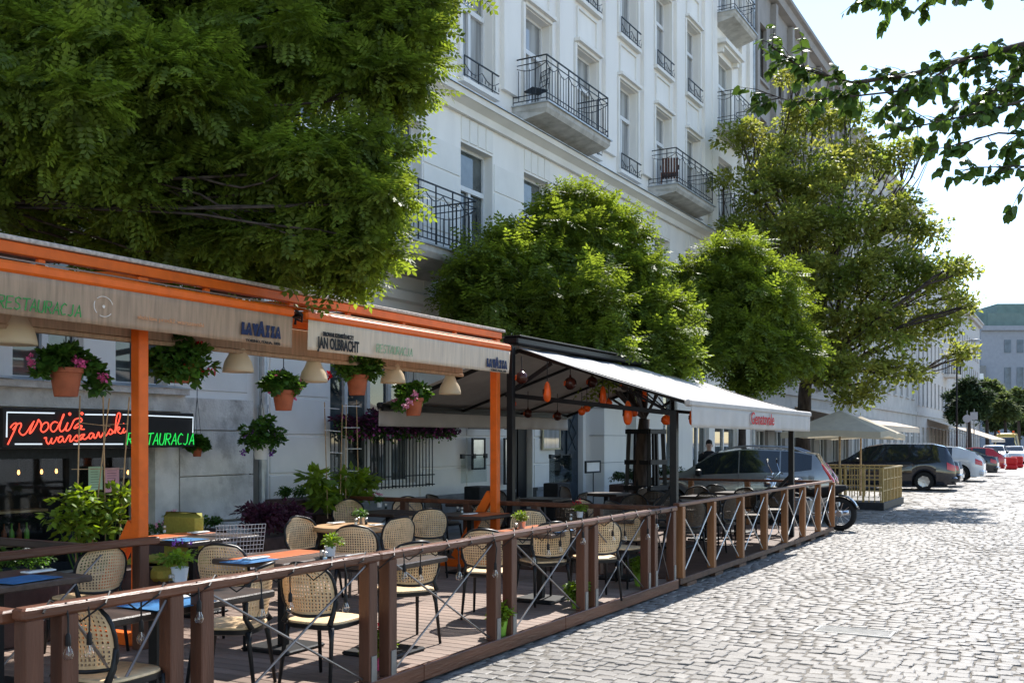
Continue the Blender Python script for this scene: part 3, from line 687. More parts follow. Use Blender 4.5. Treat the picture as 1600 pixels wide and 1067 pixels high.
for a, b in ((11.94, 14.8), (14.81, 17.6), (17.61, 20.7)):
    m = MB(); m.bbox(RX-.05, a, .05, RX-.005, b, .125, .005); obj('fascia_board', m, 'deck_shaded', T2)
m = MB(); m.box(RX-.3, 2.7, -.01, RX-.2, 20.5, .09); m.box(-6.9, 2.7, -.01, -6.8, 20.5, .09); obj('joist', m, 'dark', T1)
for y in np.arange(12.2, 20.6, 1.1): m = MB(); m.box(RX-.09, y, 0, RX-.01, y+.35, .045); obj('bearer', m, 'deck_shaded', T2)
# ---------- front fence of the first terrace
TOP = 1.02
def rail_piece(mb, a, b, w=.085, h=.055): mb.beam(a, b, w, h)
F1 = thing('terrace_fence', (RX, 3.1, DZ), 'dark teak fence with crossed steel rods and paired posts round the near terrace', 'fence')
ys1 = [yat(p, RX-.05) for p in (103, 270, 318, 577, 608, 773, 798, 911, 927, 1010, 1021, 1050)]
xr = RX-.05
m = MB(); m.bbox(xr-.05, 3.05, TOP-.06, xr+.045, yat(597, RX), TOP, .012); obj('handrail', m, 'teak', F1)
m = MB(); m.bbox(xr-.05, yat(597, RX)+.004, TOP-.06, xr+.045, 11.84, TOP, .012); obj('handrail', m, 'teak', F1)
m = MB(); m.bbox(-6.6, 3.0, TOP-.075, xr-.052, 3.11, TOP-.012, .012); obj('handrail', m, 'teak', F1)
pm = None
def post(parent, x, y, mt='teak_post', w=.095, top=TOP-.06, z0=DZ):
    global pm
    key = (mt, w, round(top-z0, 2))
    if key not in WC:
        q = MB(); q.bbox(-w/2, -w/2, 0, w/2, w/2, top-z0, .005); o = obj('post', q, mt, parent, local=True); WC[key] = o.data; o.location = Vector((x, y, z0))-ROOT[parent.name]; ROOT[o.name] = Vector((x, y, z0)); return o
    return share('post', WC[key], parent, (x, y, z0))
bk = MB(); bk.box(.048, -.03, -.06, .054, .03, .19); bkt = None
def bracket(p, x, y):
    global bkt
    if bkt is None: bkt = obj('bracket', bk, 'galv', p, local=True); ROOT[bkt.name] = Vector((x, y, DZ))
    else: share('bracket', bkt.data, p, (x, y, DZ))
for y in ys1+[3.12]: p = post(F1, xr-.01, y); bracket(p, xr-.01, y)
for x in (-4.9, -5.8, -6.5): post(F1, x, 3.05)
def cross(parent, x, ya, yb, mt='rod', z0=DZ+.03, z1=TOP-.08):
    m = MB(); m.tube([(x+.012, ya, z0), (x+.012, yb, z1)], .0085, 6); m.tube([(x-.012, ya, z1), (x-.012, yb, z0)], .0085, 6); obj('cross_rods', m, mt, parent)
for a, b in ((0, 1), (2, 3), (4, 5), (6, 7), (8, 9), (10, 11)):
    cross(F1, xr-.01, ys1[a]+.05, ys1[b]-.05)
# inner fence along the front posts at the left, and back fence
F2 = thing('terrace_fence', (-6.7, 5, DZ), 'short dark teak fence running from the left edge to the first orange post', 'fence')
m = MB(); m.bbox(-6.732, 3.4, TOP-.06, -6.645, 5.95, TOP, .01); obj('handrail', m, 'teak', F2)
m = MB(); m.bbox(-9.6, 5.2, TOP-.06, -6.735, 5.29, TOP, .01); obj('handrail', m, 'table_dark', F2)
for y in (3.5, 4.45, 5.78): post(F2, -6.685, y)
m = MB()
for y in (3.5, 4.45): m.tube([(-6.685, y, DZ), (-6.685, y+.95, TOP-.1)], .008, 5)
obj('cross_rods', m, 'rod', F2)
F3 = thing('terrace_fence', (-7, 11.9, DZ), 'dark teak divider fence between the two terraces', 'fence')
m = MB(); m.bbox(-9.6, 11.86, TOP-.07, RX-.12, 11.94, TOP-.01, .01); obj('handrail', m, 'teak', F3)
for x in (-9.5, -8.4, -7.35, -6.3, -5.4): post(F3, x, 11.9)
m = MB()
for a, b in ((-9.45, -8.45), (-8.35, -7.4), (-7.3, -6.35), (-6.25, -5.45)): m.tube([(a, 11.9, DZ), (b, 11.9, TOP-.1)], .008, 5); m.tube([(a, 11.92, TOP-.1), (b, 11.92, DZ)], .008, 5)
obj('cross_rods', m, 'rod', F3)
F4 = thing('terrace_fence', (RX, 16, DZ), 'light brown pine fence with white crossed rods round the far terrace', 'fence')
ys2 = [yat(p, xr) for p in (1063, 1112, 1157, 1194, 1226, 1254, 1278, 1300)]
m = MB(); m.bbox(xr-.04, 11.9, TOP-.015, xr+.045, 20.6, TOP+.03, .008); obj('handrail', m, 'teak', F4)
m = MB(); m.bbox(-8.5, 20.52, TOP-.03, xr-.045, 20.6, TOP+.02, .008); obj('handrail', m, 'teak', F4)
for y in ys2: post(F4, xr, y, 'pine_post', .1, TOP-.016)
for i in range(len(ys2)-1): cross(F4, xr, ys2[i]+.05, ys2[i+1]-.05, 'rod_white')
for x in (-8.4, -7.2, -6, -5.1): post(F4, x, 20.56, 'pine_post', .1, TOP-.03)
# ---------- string of bulbs along the handrail
SL = thing('string_light', (RX, 7, TOP), 'black string of clear light bulbs wound round the near fence handrail', 'string lights')
m = MB(); pts = []; y = 3.15; k = 0
while y < 11.8:
    a = k*1.57; rr = .06 if k % 4 != 2 else .055
    pts.append((xr+.062*math.cos(a), y+random.uniform(-.02, .02), TOP-.03+.045*math.sin(a)-(random.random()*.07 if k % 4 == 3 else 0))); y += .088; k += 1
m.tube(pts, .0055, 5); obj('cable', m, 'cable', SL)
bp = (17, 95, 128, 233, 300, 398, 465, 530, 622, 667, 708, 765, 796, 825, 848, 884, 903, 950, 984, 1005, 1019, 1030)
bs_ = None; bb = None
for i, px in enumerate(bp):
    if px < 60: X_, Y_ = -5.0+.0, 3.0
    else: X_, Y_ = xr+(.055 if i % 3 else -.06), yat(px, xr)
    dz = random.uniform(.16, .26) if i % 4 else .12
    L_ = Vector((X_, Y_, TOP-.04-dz))
    q = MB(); q.tube([(0, 0, .03), (random.uniform(-.01, .01), .006, .05+dz*.5), (-.02 if X_ > xr else .02, 0, dz+.04)], .005, 5); q.lathe([(.006, .06), (.013, .045), (.014, 0), (.012, -.004)], (0,0,0), 8)
    o = obj('bulb_socket', q, 'cable', SL, local=True, smooth=True); o.location = L_-ROOT[SL.name]; ROOT[o.name] = L_
    if bb is None:
        q = MB(); q.lathe([(.011, .0), (.014, -.012), (.024, -.035), (.026, -.05), (.019, -.066), (.003, -.074)], (0,0,0), 10); bb = obj('bulb', q, 'bulb_glass', o, local=True, smooth='all'); BBm = bb.data
    else: share('bulb', BBm, o, L_)
    q = MB(); q.tube([(0,0,-.005), (.005,0,-.03), (-.004,0,-.045), (.004, 0, -.052)], .0022, 4); o2 = obj('filament', q, 'steel', o, local=True)

# ---------- orange framed awning structure
AW = thing('awning_frame', (-6.8, 6, DZ), 'orange painted timber frame carrying the restaurant roof and its two roll-out awnings', 'awning frame')
PX = -6.8
ps = (5.87, 11.7)
for i, y in enumerate(ps+(0.0,)):
    m = MB(); m.bbox(PX-.05, y-.05, DZ, PX+.05, y+.05, 3.15, .006); obj('post', m, 'orange_paint', AW)
    m = MB(); m.beam((PX-.06, y, DZ+1.0), (PX-.62, y, DZ+.12), .06, .12); m.bbox(PX-.85, y-.05, DZ, PX-.052, y+.05, DZ+.1, .005); obj('brace', m, 'orange_paint', AW)
m = MB(); m.bbox(PX-.03, -2, 3.16, PX+.05, 11.8, 3.245, .006); obj('top_rail', m, 'orange_paint', AW)
m = MB(); m.bbox(PX-.06, -2, 3.25, PX+.075, 11.85, 3.285, .006); obj('roof_edge', m, 'canvas_rim', AW)
m = MB(); m.bbox(PX-.03, -2, 2.92, PX+.02, 5.8, 2.99, .006); m.bbox(PX-.03, 5.94, 2.92, PX+.02, 11.63, 2.99, .006); obj('lower_rail', m, 'orange_paint', AW)
for y in (.9, 2.0, 3.1, 4.2, 4.95, 6.6, 7.7, 8.6, 9.6, 10.7): m = MB(); m.bbox(PX-.02, y-.03, 2.995, PX+.02, y+.03, 3.158, .004); obj('spacer', m, 'orange_paint', AW)
for i, y in enumerate(np.arange(-1.5, 11.8, 1.1)): m = MB(); m.beam((PX, y, 3.2), (-10.5, y, 3.5), .05, .09); obj('rafter', m, 'orange_paint' if i % 2 else 'teak', AW)
m = MB(); m.grid(lambda u, v: (PX-.03-3.75*u, -2+7.6*v, 3.262+.31*u+.01*math.sin(v*40)), 3, 40); obj('roof_sheet', m, 'roof_fabric', AW, smooth='all')
m = MB(); m.bbox(PX-.10, -2, 2.66, PX-.065, 11.0, 2.92, .004); m.bbox(PX-.12, -2, 2.62, PX-.05, 11.0, 2.655, .004); obj('fascia_board', m, 'canvas_brown', AW)
VX = -6.4
def awning(y0, y1, m_cas, m_val, label, open_ends=True):
    t = thing('roll_out_awning', (VX, (y0+y1)/2, 3), label, 'awning', 'orange cassette awnings')
    m = MB(); m.grid(lambda u, v: (PX+.02+(VX-PX-.05)*u, y0+.05+(y1-y0-.1)*v, 3.13-.08*u), 1, 8); obj('fabric', m, 'canvas_brown', t)
    m = MB(); m.bbox(VX-.10, y0, 2.955, VX, y1, 3.04, .02); obj('cassette', m, 'orange_paint', t)
    m = MB(); m.grid(lambda u, v: (VX-.012-.012*u+.006*math.sin(v*(y1-y0)*17)*u+.004*math.sin(v*61)*u, y0+.03+(y1-y0-.06)*v, 2.955-.285*u), 6, 240)
    vo = obj('valance', m, m_val, t, smooth='all', solid=.003)
    return t, vo
yR = yat(800, VX); yL = yat(480, VX); y1e = yat(462, VX)
A1, V1 = awning(-2, y1e, 'orange_paint', 'canvas_brown', 'long left awning with an orange cassette and weathered brown lettered valance')
A2, V2 = awning(yL, yR, 'orange_paint', 'canvas_cream', 'right awning with an orange cassette and paler cream lettered valance')
m = MB()
for y in (y1e+.02, yL-.02): m.tube([(VX-.05, y, 3.0), (PX, y+.02, 2.98)], .02, 6)
m.tube([(VX-.03, y1e+.03, 3.03), (VX+.0, y1e+.09, 2.98), (VX-.03, y1e+.12, 2.93), (VX-.07, y1e+.08, 2.95), (VX-.05, y1e+.05, 2.9)], .012, 6); obj('awning_arm', m, 'cable', A1)
TX = VX+.004
def vtext(par, txt, px0, px1, ybase, m_, size, **k):
    a = pt(px0, ybase, X=TX); b = pt(px1, ybase, X=TX)
    place_text(txt, m_, par, (TX, a.y, a.z), size, width=b.y-a.y, **k)
def brand(par, px0, px1, ybase, hpx, sub, ysub):
    """the coffee lettering: italic capitals with one larger A"""
    a = pt(px0, ybase, X=TX); b = pt(px1, ybase, X=TX); s = hpx/1600*(a-Vector((0,0,EYE))).length*1.25; Wd = b.y-a.y; z = a.z
    for txt, u0, u1, k in (('L', 0, .13, 1), ('A', .12, .30, 1), ('V', .28, .44, 1), ('A', .40, .63, 1.42), ('Z', .61, .74, 1), ('Z', .74, .87, 1), ('A', .86, 1.03, 1)):
        place_text(txt, 'ink_navy', par, (TX, a.y+Wd*u0, z-(.02 if k > 1 else 0)*s), s*k, shear=.12, bold=.022*s/.14, width=Wd*(u1-u0)*.92)
    vtext(par, sub, px0+6, px1-2, ysub, 'ink_black', .032, bold=.001)
brand(V1, 378, 440, 519, 15, 'TORINO, ITALIA, 1895', 533)
brand(V2, 761, 793, 571, 11, 'TORINO, ITALIA, 1895', 579)
vtext(V2, 'BROWAR RZEMIEŚLNICZY', 505, 553, 524.5, 'ink_black', .055, bold=.0025)
vtext(V2, 'JAN OLBRACHT', 497, 562, 543, 'ink_black', .15, bold=.005)
def vstroke(par, txt, px0, px1, y0, hpx, m_, r, X=TX+.002, name='lettering'):
    a = pt(px0, y0, X=X); b = pt(px1, y0, X=X); h = hpx/1600*(a.x*(-sy_)+a.y*cy_)
    return obj(name, strokes(txt, a.y, a.z, h, b.y-a.y, X, r), m_, par)
vstroke(V1, 'RESTAURACJA', -4, 128, 480-.2, 20, 'ink_green', .0055)
vstroke(V2, 'RESTAURACJA', 588, 645, 550, 13, 'ink_palegreen', .005)
# faded round emblem and faded slogan
c = pt(162, 479, X=TX+.001); m = MB()
for a0, a1 in ((.3, 2.3), (2.7, 3.9), (4.3, 5.6)):
    m.tube([(c.x, c.y+.085*math.cos(a), c.z+.075*math.sin(a)) for a in np.linspace(a0, a1, 9)], .003, 4)
m.lathe([(0,0),(.012,0),(.012,.002)], (c.x, c.y, c.z), 10, 'x', False); obj('emblem', m, 'ink_white', V1)
vtext(V1, 'włoska kawa', 215, 245, 498, 'ink_orange', .05); vtext(V1, 'prodiż warszawski', 248, 318, 502, 'ink_orange', .05)
# ---------- butterfly awning over the second terrace
B = thing('butterfly_awning', (-6.8, 15.4, DZ), 'grey double-sided awning on black posts with a red name on its street valance', 'awning')
def wing(xo, zo, name, lab=None):
    m = MB(); m.grid(lambda u, v: (PX+(xo-PX)*u, 12.2+6.3*v, 3.11+(zo-3.11)*u-.03*math.sin(math.pi*u)-.012*math.sin(v*6*math.pi)**2), 10, 36)
    obj(name, m, 'canvas_grey', B, smooth='all', solid=.004)
    sgn = 1 if xo > PX else -1
    m = MB(); m.bbox(xo-.05, 12.15, zo-.06, xo+.05, 18.55, zo+.03, .02); obj('front_bar', m, 'canvas_grey' if sgn > 0 else 'black_paint', B)
    m = MB(); m.grid(lambda u, v: (xo+sgn*(.03+.012*math.sin(v*88)*u+.006*math.sin(v*41+1)*u), 12.2+6.3*v, zo-.05-.27*u), 5, 200); return obj('valance', m, 'canvas_grey', B, smooth='all', solid=.003)
v1 = wing(-4.3, 2.30, 'fabric_wing'); v2 = wing(-9.04, 2.35, 'fabric_wing')
a = pt(1173, 668, X=-4.25); b = pt(1209, 668, X=-4.25); place_text('Genatsvale', 'ink_red', v1, (-4.245, a.y, 2.06), .25, bold=.002, width=b.y-a.y)
m = MB(); m.bbox(PX-.12, 12.1, 3.12, PX+.12, 18.6, 3.22, .02); m.bbox(PX-.16, 12.1, 3.221, PX+.16, 18.6, 3.24, .004); obj('cassette', m, 'black_paint', B)
for x, y in ((PX, 11.98+.15), (PX, 18.4), (-4.55, 12.35), (-4.55, 18.3)):
    m = MB(); m.bbox(x-.045, y-.045, DZ, x+.045, y+.045, 3.1 if x == PX else 2.2, .005); obj('post', m, 'black_paint', B)
m = MB()
for y in (12.35, 18.3):
    m.beam((-4.55, y, 2.16), (-7.0, y, 2.45 if y < 15 else 2.4), .05, .06); m.beam((-7.0, y, 2.45), (-6.3, y, 2.86), .04, .05); m.beam((-9.0, y, 2.3), (PX, y, 3.05), .04, .05); m.beam((-4.3, y, 2.27), (PX, y, 3.05), .04, .05)
    m.beam((-4.55, y, DZ+1.1), (-5.2, y, DZ+.4), .05, .05)
for y in (14.4, 16.4): m.beam((-9.0, y, 2.3), (PX, y, 3.03), .035, .04); m.beam((-4.3, y, 2.27), (PX, y, 3.03), .035, .04)
m.beam((-9.0, 12.2, 2.28), (-9.0, 18.5, 2.28), .05, .05); obj('folding_arm', m, 'black_paint', B)
m = MB()
for i in range(6): a_ = math.pi/2*i/5; m.tube([(-4.6, 12.35, 2.16), (-4.6-.16*i, 12.35, 2.32+.05*i)], .01, 5)
obj('bracket_fan', m, 'black_paint', B)
# ============================================================ CHAIRS
def back_panel(open_=True):
    """curved perforated back: every cell is a frame with a real hole"""
    V = []; F = []; NU, NV = 19, 15; idx = {}
    def surf(u, v):           # u -1..1 across, v 0..1 up
        hw = .226*(1-.10*(v-.45)**2)
        s = max(0, (v-.55)/.45); hw *= math.sqrt(max(.0, 1-.62*s**2.6)); s2 = max(0, (.3-v)/.3); hw *= math.sqrt(max(0, 1-.28*s2**2.2))
        x = hw*u; z = .495+.365*v-.03*u*u*(v > .5)*v+.018*u*u*(v < .2); y = -.215-.055*v+.075*u*u
        return Vector((x, y, z))
    for i in range(NU):
        for j in range(NV):
            u0, u1 = -1+2*i/NU, -1+2*(i+1)/NU; v0, v1 = j/NV, (j+1)/NV
            if i in (0, NU-1) or j in (0, NV-1):
                n = len(V); V += [surf(u0,v0), surf(u1,v0), surf(u1,v1), surf(u0,v1)]; F.append((n,n+1,n+2,n+3)); continue
            a = .21; du, dv = (u1-u0)*a, (v1-v0)*a; n = len(V)
            V += [surf(u0,v0), surf(u1,v0), surf(u1,v1), surf(u0,v1), surf(u0+du,v0+dv), surf(u1-du,v0+dv), surf(u1-du,v1-dv), surf(u0+du,v1-dv)]
            F += [(n+k, n+(k+1)%4, n+4+(k+1)%4, n+4+k) for k in range(4)]
    V2 = [p+Vector((0,-.008,0)) for p in V]; n = len(V); F2 = [tuple(reversed([i+n for i in f])) for f in F]
    m = MB(); m.add(V, F); m.add(V2, [tuple(i-n for i in f) for f in F2]); return m, surf
def make_chair(label, beige='rattan'):
    t = thing('bistro_chair', (0,0,0), label, 'chair')
    pm_, surf = back_panel(); obj('backrest', pm_, beige, t, local=True)
    # black frame running round the back and down to the seat
    loop = [surf(-1, v) for v in np.linspace(0, 1, 9)]+[surf(u, 1) for u in np.linspace(-.8, .8, 9)]+[surf(1, v) for v in np.linspace(1, 0, 9)]+[surf(u, 0) for u in np.linspace(.8, -1, 9)]
    m = MB(); m.tube([p+Vector((0,-.008,0)) for p in loop], .0125, 6, False)
    for s in (-1, 1): m.tube([surf(s, .35)+Vector((0,-.012,0)), surf(s, 0)+Vector((0,-.01,0)), (s*.195, -.20, .44)], [.014, .018, .02], 7)
    obj('back_frame', m, 'chair_black', t, local=True, smooth='all')
    def so(k, r=1.0): a = 2*math.pi*k/28; c, s = math.cos(a), math.sin(a); e = .55; return (.22*r*math.copysign(abs(c)**e, c), .01+.215*r*math.copysign(abs(s)**e, s))
    m = MB(); n = 28; rings = [(.97, .432), (1.0, .44), (.99, .452), (.93, .456), (.0, .450)]
    m.add([(*so(k, r), z) for r, z in rings for k in range(n)], [(i*n+k, i*n+(k+1)%n, (i+1)*n+(k+1)%n, (i+1)*n+k) for i in range(4) for k in range(n)]); obj('seat', m, beige, t, local=True, smooth=True)
    m = MB(); rings = [(.95, .40), (1.03, .408), (1.04, .436), (.96, .438), (.5, .425)]
    m.add([(*so(k, r), z) for r, z in rings for k in range(n)], [(i*n+k, i*n+(k+1)%n, (i+1)*n+(k+1)%n, (i+1)*n+k) for i in range(4) for k in range(n)]); obj('seat_frame', m, 'chair_black', t, local=True, smooth=True)
    for sx in (-1, 1):
        for syy in (-1, 1):
            m = MB(); m.tube([(sx*.185, .01+syy*.18, .42), (sx*.195, .01+syy*.19, .34), (sx*.215, .01+syy*.235, 0)], [.024, .016, .012], 7); obj('leg', m, 'chair_black', t, local=True, smooth='all')
    return t
ch0 = make_chair('woven beige chair at the dark table in the left corner beside the first orange post')
first = [True]
def chair(px, py, rot, label, z=.68, src=None, loc=None):
    """rot: degrees the sitter faces, 0 = along +Y, 90 = towards the houses"""
    a = R(rot)
    if loc is None:
        b = pt(px, py, z=DZ+z); L = Vector((b.x-math.sin(a)*.24, b.y+math.cos(a)*.24, DZ+.002))
    else: L = Vector((*loc, DZ+.002))
    src = src or ch0
    if src is ch0 and first[0]: first[0] = False; src.location = L; src.rotation_euler = (0,0,a); src['label'] = label; src['group'] = GRP; return src
    c = clone(src, L, a, label); return c
GRP = 'woven bistro chairs on the near terrace'
for px, py, rel, lab in ((165, 893, 35, 'woven chair in shade right of the leftmost brown table'),
  (114, 1000, -48, 'woven chair in the bottom left corner right behind the fence corner'),
  (342, 888, -28, 'woven chair at the left end of the blue striped table, black rim to the right'),
  (418, 925, 72, 'woven chair behind the fence between second and third post pair, seat turned left'),
  (473, 925, -38, 'woven chair whose whole back shows just under the handrail, right of another'),
  (552, 853, -15, 'woven chair beside the small bright plant on the blue striped table'),
  (652, 884, 24, 'woven chair right behind the third post pair'),
  (755, 860, -14, 'woven chair seen from behind, left of the fourth post pair'),
  (465, 836, -140, 'sunlit woven chair at the left side of the round table'),
  (546, 802, 165, 'woven chair behind the round table, only its top showing over it'),
  (628, 836, 40, 'woven chair at the right side of the round table, black rim to the viewer'),
  (673, 820, 15, 'woven chair just right of the round table, next to the long dark table'),
  (637, 797, 180, 'woven chair without visible black rim behind the small dark table by the wall'),
  (764, 806, 172, 'woven chair directly in front of the right orange post'),
  (866, 846, 28, 'woven chair right of the blue edged table, between fourth and fifth post pair'),
  (826, 822, 5, 'woven chair whose top peeks over the handrail left of the red flower pot'),
  (942, 842, 20, 'woven chair behind the fifth post pair'),
  (907, 802, 178, 'woven chair behind the pot with the red flower'),
  (988, 824, 150, 'woven chair near the right end of the near terrace under the grey table')):
    chair(px, py, math.degrees(YAW-math.atan((px-800)/1600))+rel, lab, z=.66)
chd = make_chair('dark woven chair', 'rattan_shaded'); chd['group'] = 'dark woven chairs on the far terrace'
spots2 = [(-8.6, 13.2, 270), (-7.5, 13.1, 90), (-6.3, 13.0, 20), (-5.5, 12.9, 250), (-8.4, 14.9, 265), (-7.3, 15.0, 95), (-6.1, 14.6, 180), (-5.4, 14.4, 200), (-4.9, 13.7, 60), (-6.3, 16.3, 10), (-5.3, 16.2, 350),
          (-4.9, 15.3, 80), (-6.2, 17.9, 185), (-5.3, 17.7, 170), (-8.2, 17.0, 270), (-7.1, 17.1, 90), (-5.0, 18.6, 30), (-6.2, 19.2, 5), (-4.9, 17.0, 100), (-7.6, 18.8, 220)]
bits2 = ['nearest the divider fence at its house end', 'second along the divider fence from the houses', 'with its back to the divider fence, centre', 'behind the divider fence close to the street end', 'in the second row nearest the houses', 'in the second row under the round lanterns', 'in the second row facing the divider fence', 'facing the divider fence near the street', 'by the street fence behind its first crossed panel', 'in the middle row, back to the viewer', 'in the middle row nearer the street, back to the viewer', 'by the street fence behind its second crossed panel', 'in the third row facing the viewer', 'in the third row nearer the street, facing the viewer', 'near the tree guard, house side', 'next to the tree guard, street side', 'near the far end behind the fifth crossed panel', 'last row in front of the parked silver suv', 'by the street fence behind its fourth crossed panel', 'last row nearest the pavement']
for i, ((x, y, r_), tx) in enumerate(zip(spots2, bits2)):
    lab = 'woven chair darkened for shade, '+tx
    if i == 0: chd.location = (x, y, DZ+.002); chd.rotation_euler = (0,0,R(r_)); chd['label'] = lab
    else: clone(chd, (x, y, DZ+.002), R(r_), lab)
# ============================================================ TABLES
def table(c, sx, sy, label, top='table_dark', orange=None, rz=0, th=.045, edge=None, h=.75):
    t = thing('cafe_table', (c[0], c[1], DZ), label, 'table', rz=rz)
    m = MB(); m.bbox(-sx/2, -sy/2, h-th, sx/2, sy/2, h, .008); obj('tabletop', m, top, t, local=True)
    m = MB(); m.bbox(-.035, -.035, .03, .035, .035, h-th, .004); m.bbox(-.18, -.18, h-th-.02, .18, .18, h-th-.001, .003); obj('pedestal', m, 'black_paint', t, local=True)
    m = MB(); m.bbox(-.24, -.24, 0, .24, .24, .03, .01); obj('base', m, 'black_paint', t, local=True)
    if orange:
        m = MB(); m.bbox(orange[0], orange[2], h+.001, orange[1], orange[3], h+.006, .002); obj('painted_stripe', m, 'table_orange', t, local=True)
    return t
def tp(px, py): return pt(px, py, z=DZ+.75)
a = tp(20, 905); table((a.x-.1, a.y-.05), .75, .95, 'dark brown table cut off by the left edge of the picture', 'table_stripes')
a = tp(245, 935); table((a.x, a.y), .72, 1.25, 'black table with an orange painted end just behind the near fence', 'table_dark', orange=(-.36, -.05, -.62, .0))
a = tp(440, 868); table((a.x+.02, a.y), .75, .85, 'striped wooden table with blue placemats in the middle foreground', 'table_stripes', orange=(-.2, .1, -.42, .42))
a = tp(600, 872); table((a.x, a.y), .7, .8, 'dark table with an orange stripe behind the third post pair', 'table_dark', orange=(-.3, .0, -.4, .4))
a = tp(302, 838); table((a.x, a.y), .85, .95, 'dark table in front of the green sofa, right of the first orange post', 'table_dark', orange=(-.40, -.1, -.45, .4))
a = tp(608, 799); table((a.x, a.y), .7, .75, 'small dark table by the wall behind the round table', 'table_dark')
a = tp(735, 803); table((a.x, a.y), .8, .8, 'dark table with an orange edge left of the right orange post', 'table_dark', orange=(.05, .38, -.35, .35))
a = tp(845, 827); table((a.x, a.y), .75, .95, 'orange striped table with a blue edge behind the fourth post pair', 'table_stripes', orange=(-.3, .1, -.45, .45))
a = tp(968, 808); table((a.x, a.y), .65, .75, 'small weathered table near the right end of the near terrace', 'table_stripes')
# round table
a = tp(554, 821); t = thing('round_table', (a.x, a.y, DZ), 'round light wooden table on splayed legs in the middle of the terrace', 'table')
m = MB(); m.lathe([(.0, .70), (.44, .70), (.455, .712), (.455, .738), (.445, .75), (0, .75)], (0,0,0), 40, cap=False); obj('tabletop', m, 'table_wood', t, local=True, smooth=True)
for k in range(4):
    an = k*math.pi/2+.5; m = MB(); m.tube([(.2*math.cos(an), .2*math.sin(an), .7), (.33*math.cos(an), .33*math.sin(an), 0)], [.022, .016], 8); obj('leg', m, 'table_dark', t, local=True)
RT = a
def table2(x, y, lab): return table((x, y), .7, .7, lab, 'table_dark')
for x, y, lab in ((-8.05, 13.3, 'dark square table on the far terrace nearest the wall and divider'), (-5.9, 13.8, 'dark square table on the far terrace nearest the divider and street'), (-7.8, 15.0, 'dark square table on the far terrace in the second row by the wall'), (-5.7, 15.5, 'dark square table on the far terrace in the middle by the street'), (-7.6, 17.1, 'dark square table beside the tree guard'), (-5.7, 17.0, 'dark square table in the third row by the street'), (-5.6, 18.6, 'dark square table at the far end of the far terrace')): table2(x, y, lab)
# ---- things on the tables
def shaker(loc, label, r=.018, h=.075):
    m = MB(); m.lathe([(r, 0), (r, h*.7)], (0,0,0), 12); t = thing('shaker', loc, label, 'shaker', 'shakers on the tables'); obj('glass', m, 'clear_glass', t, local=True, smooth=True)
    m = MB(); m.lathe([(r*.8, .002), (r*.8, h*.4)], (0,0,0), 10); obj('filling', m, 'paper' if random.random() < .5 else 'ink_black', t, local=True)
    m = MB(); m.lathe([(r*1.05, h*.7), (r*1.05, h*.93), (r*.6, h)], (0,0,0), 12); obj('cap', m, 'steel', t, local=True, smooth=True); return t
def foliage(parent, lumps, n, size, mt, shape=SIMPLE, loc=None, name='foliage', **k):
    me = npmesh(name, [crown(lumps, n, size, shape, **k)]); return mesh_obj(name, me, mt, parent)
def blossoms(parent, pts, mt, r=.02, n=9):
    P = []; 
    for p in pts:
        P.append(np.array(p)[None]+unit(n)*r*rng.uniform(.3, 1, (n, 1)))
    P = np.concatenate(P); return mesh_obj('blossom', npmesh('blossom', [leaves(P, unit(len(P)), unit(len(P))+np.array([0,0,.5]), np.full(len(P), r*.9), FLAT)]), mt, parent)
def table_pot(px, py, label, pot='white_pot', leaf='leaf_bright', flower=None, s=1.0):
    a = pt(px, py, z=DZ+.755); t = thing('potted_plant', (a.x, a.y, a.z), label, 'potted plant')
    m = MB(); m.lathe([(.035*s, 0), (.045*s, .07*s), (.048*s, .075*s), (.04*s, .07*s)], a, 14, cap=False); m.lathe([(.04*s, .06*s), (0, .062*s)], a, 14, cap=False); obj('pot', m, pot, t, smooth=True)
    foliage(t, [(a.x, a.y, a.z+.11*s, .07*s)], 260, .028*s, leaf, sub=.5)
    if flower: blossoms(t, [(a.x+rng.normal()*.03, a.y+rng.normal()*.03, a.z+.19*s+rng.random()*.03) for _ in range(5)], flower, .02)
    return a
table_pot(281, 908, 'white tin with purple flowers on the table behind the near fence', 'white_pot', 'leaf_bright', 'flower_purple', 1.25)
table_pot(516, 868, 'pale blue pot with a bright green plant on the blue striped table', 'white_pot', 'leaf_bright', None, 1.05)
table_pot(266, 826, 'white pot with a small flowering plant on the table by the sofa', 'white_pot', 'leaf_bright', 'flower_lightpink', .9)
table_pot(565, 817, 'dark tin with a little green plant on the round table', 'steel', 'leaf_pot', None, .9)
table_pot(593, 792, 'small pot with a pink flower on the little table by the wall', 'white_pot', 'leaf_pot', 'flower_pink', .9)
table_pot(906, 808, 'white pot with one red flower above the handrail', 'white_pot', 'leaf_bright', 'flower_red', .95)
table_pot(815, 825, 'small tin with green leaves on the blue edged table', 'steel', 'leaf_bright', None, 1.0)
for px, py, tx in ((503, 874, 'left of the blue pot'), (508, 876, 'in front of the blue pot'), (257, 832, 'left of the white pot by the sofa'), (556, 820, 'left on the round table'), (572, 819, 'right on the round table'), (268, 915, 'left of the purple flowers'), (715, 800, 'on the dark table, left of the napkins'), (722, 801, 'on the dark table beside the napkins'), (892, 812, 'left of the red flower'), (806, 828, 'left of the small tin'), (603, 795, 'on the little table by the wall')):
    a = pt(px, py, z=DZ+.752); shaker(a, 'small glass and steel shaker '+tx)
def flat(px, py, sx, sy, rz, m_, label, name='placemat', cat='placemat'):
    a = pt(px, py, z=DZ+.757); q = MB(); q.bbox(-sx/2, -sy/2, 0, sx/2, sy/2, .004, .001); o = obj(name, q, m_, None, local=True); o.location = a; o.rotation_euler = (0,0,rz); tag(o, label, cat, cat+'s on the tables')
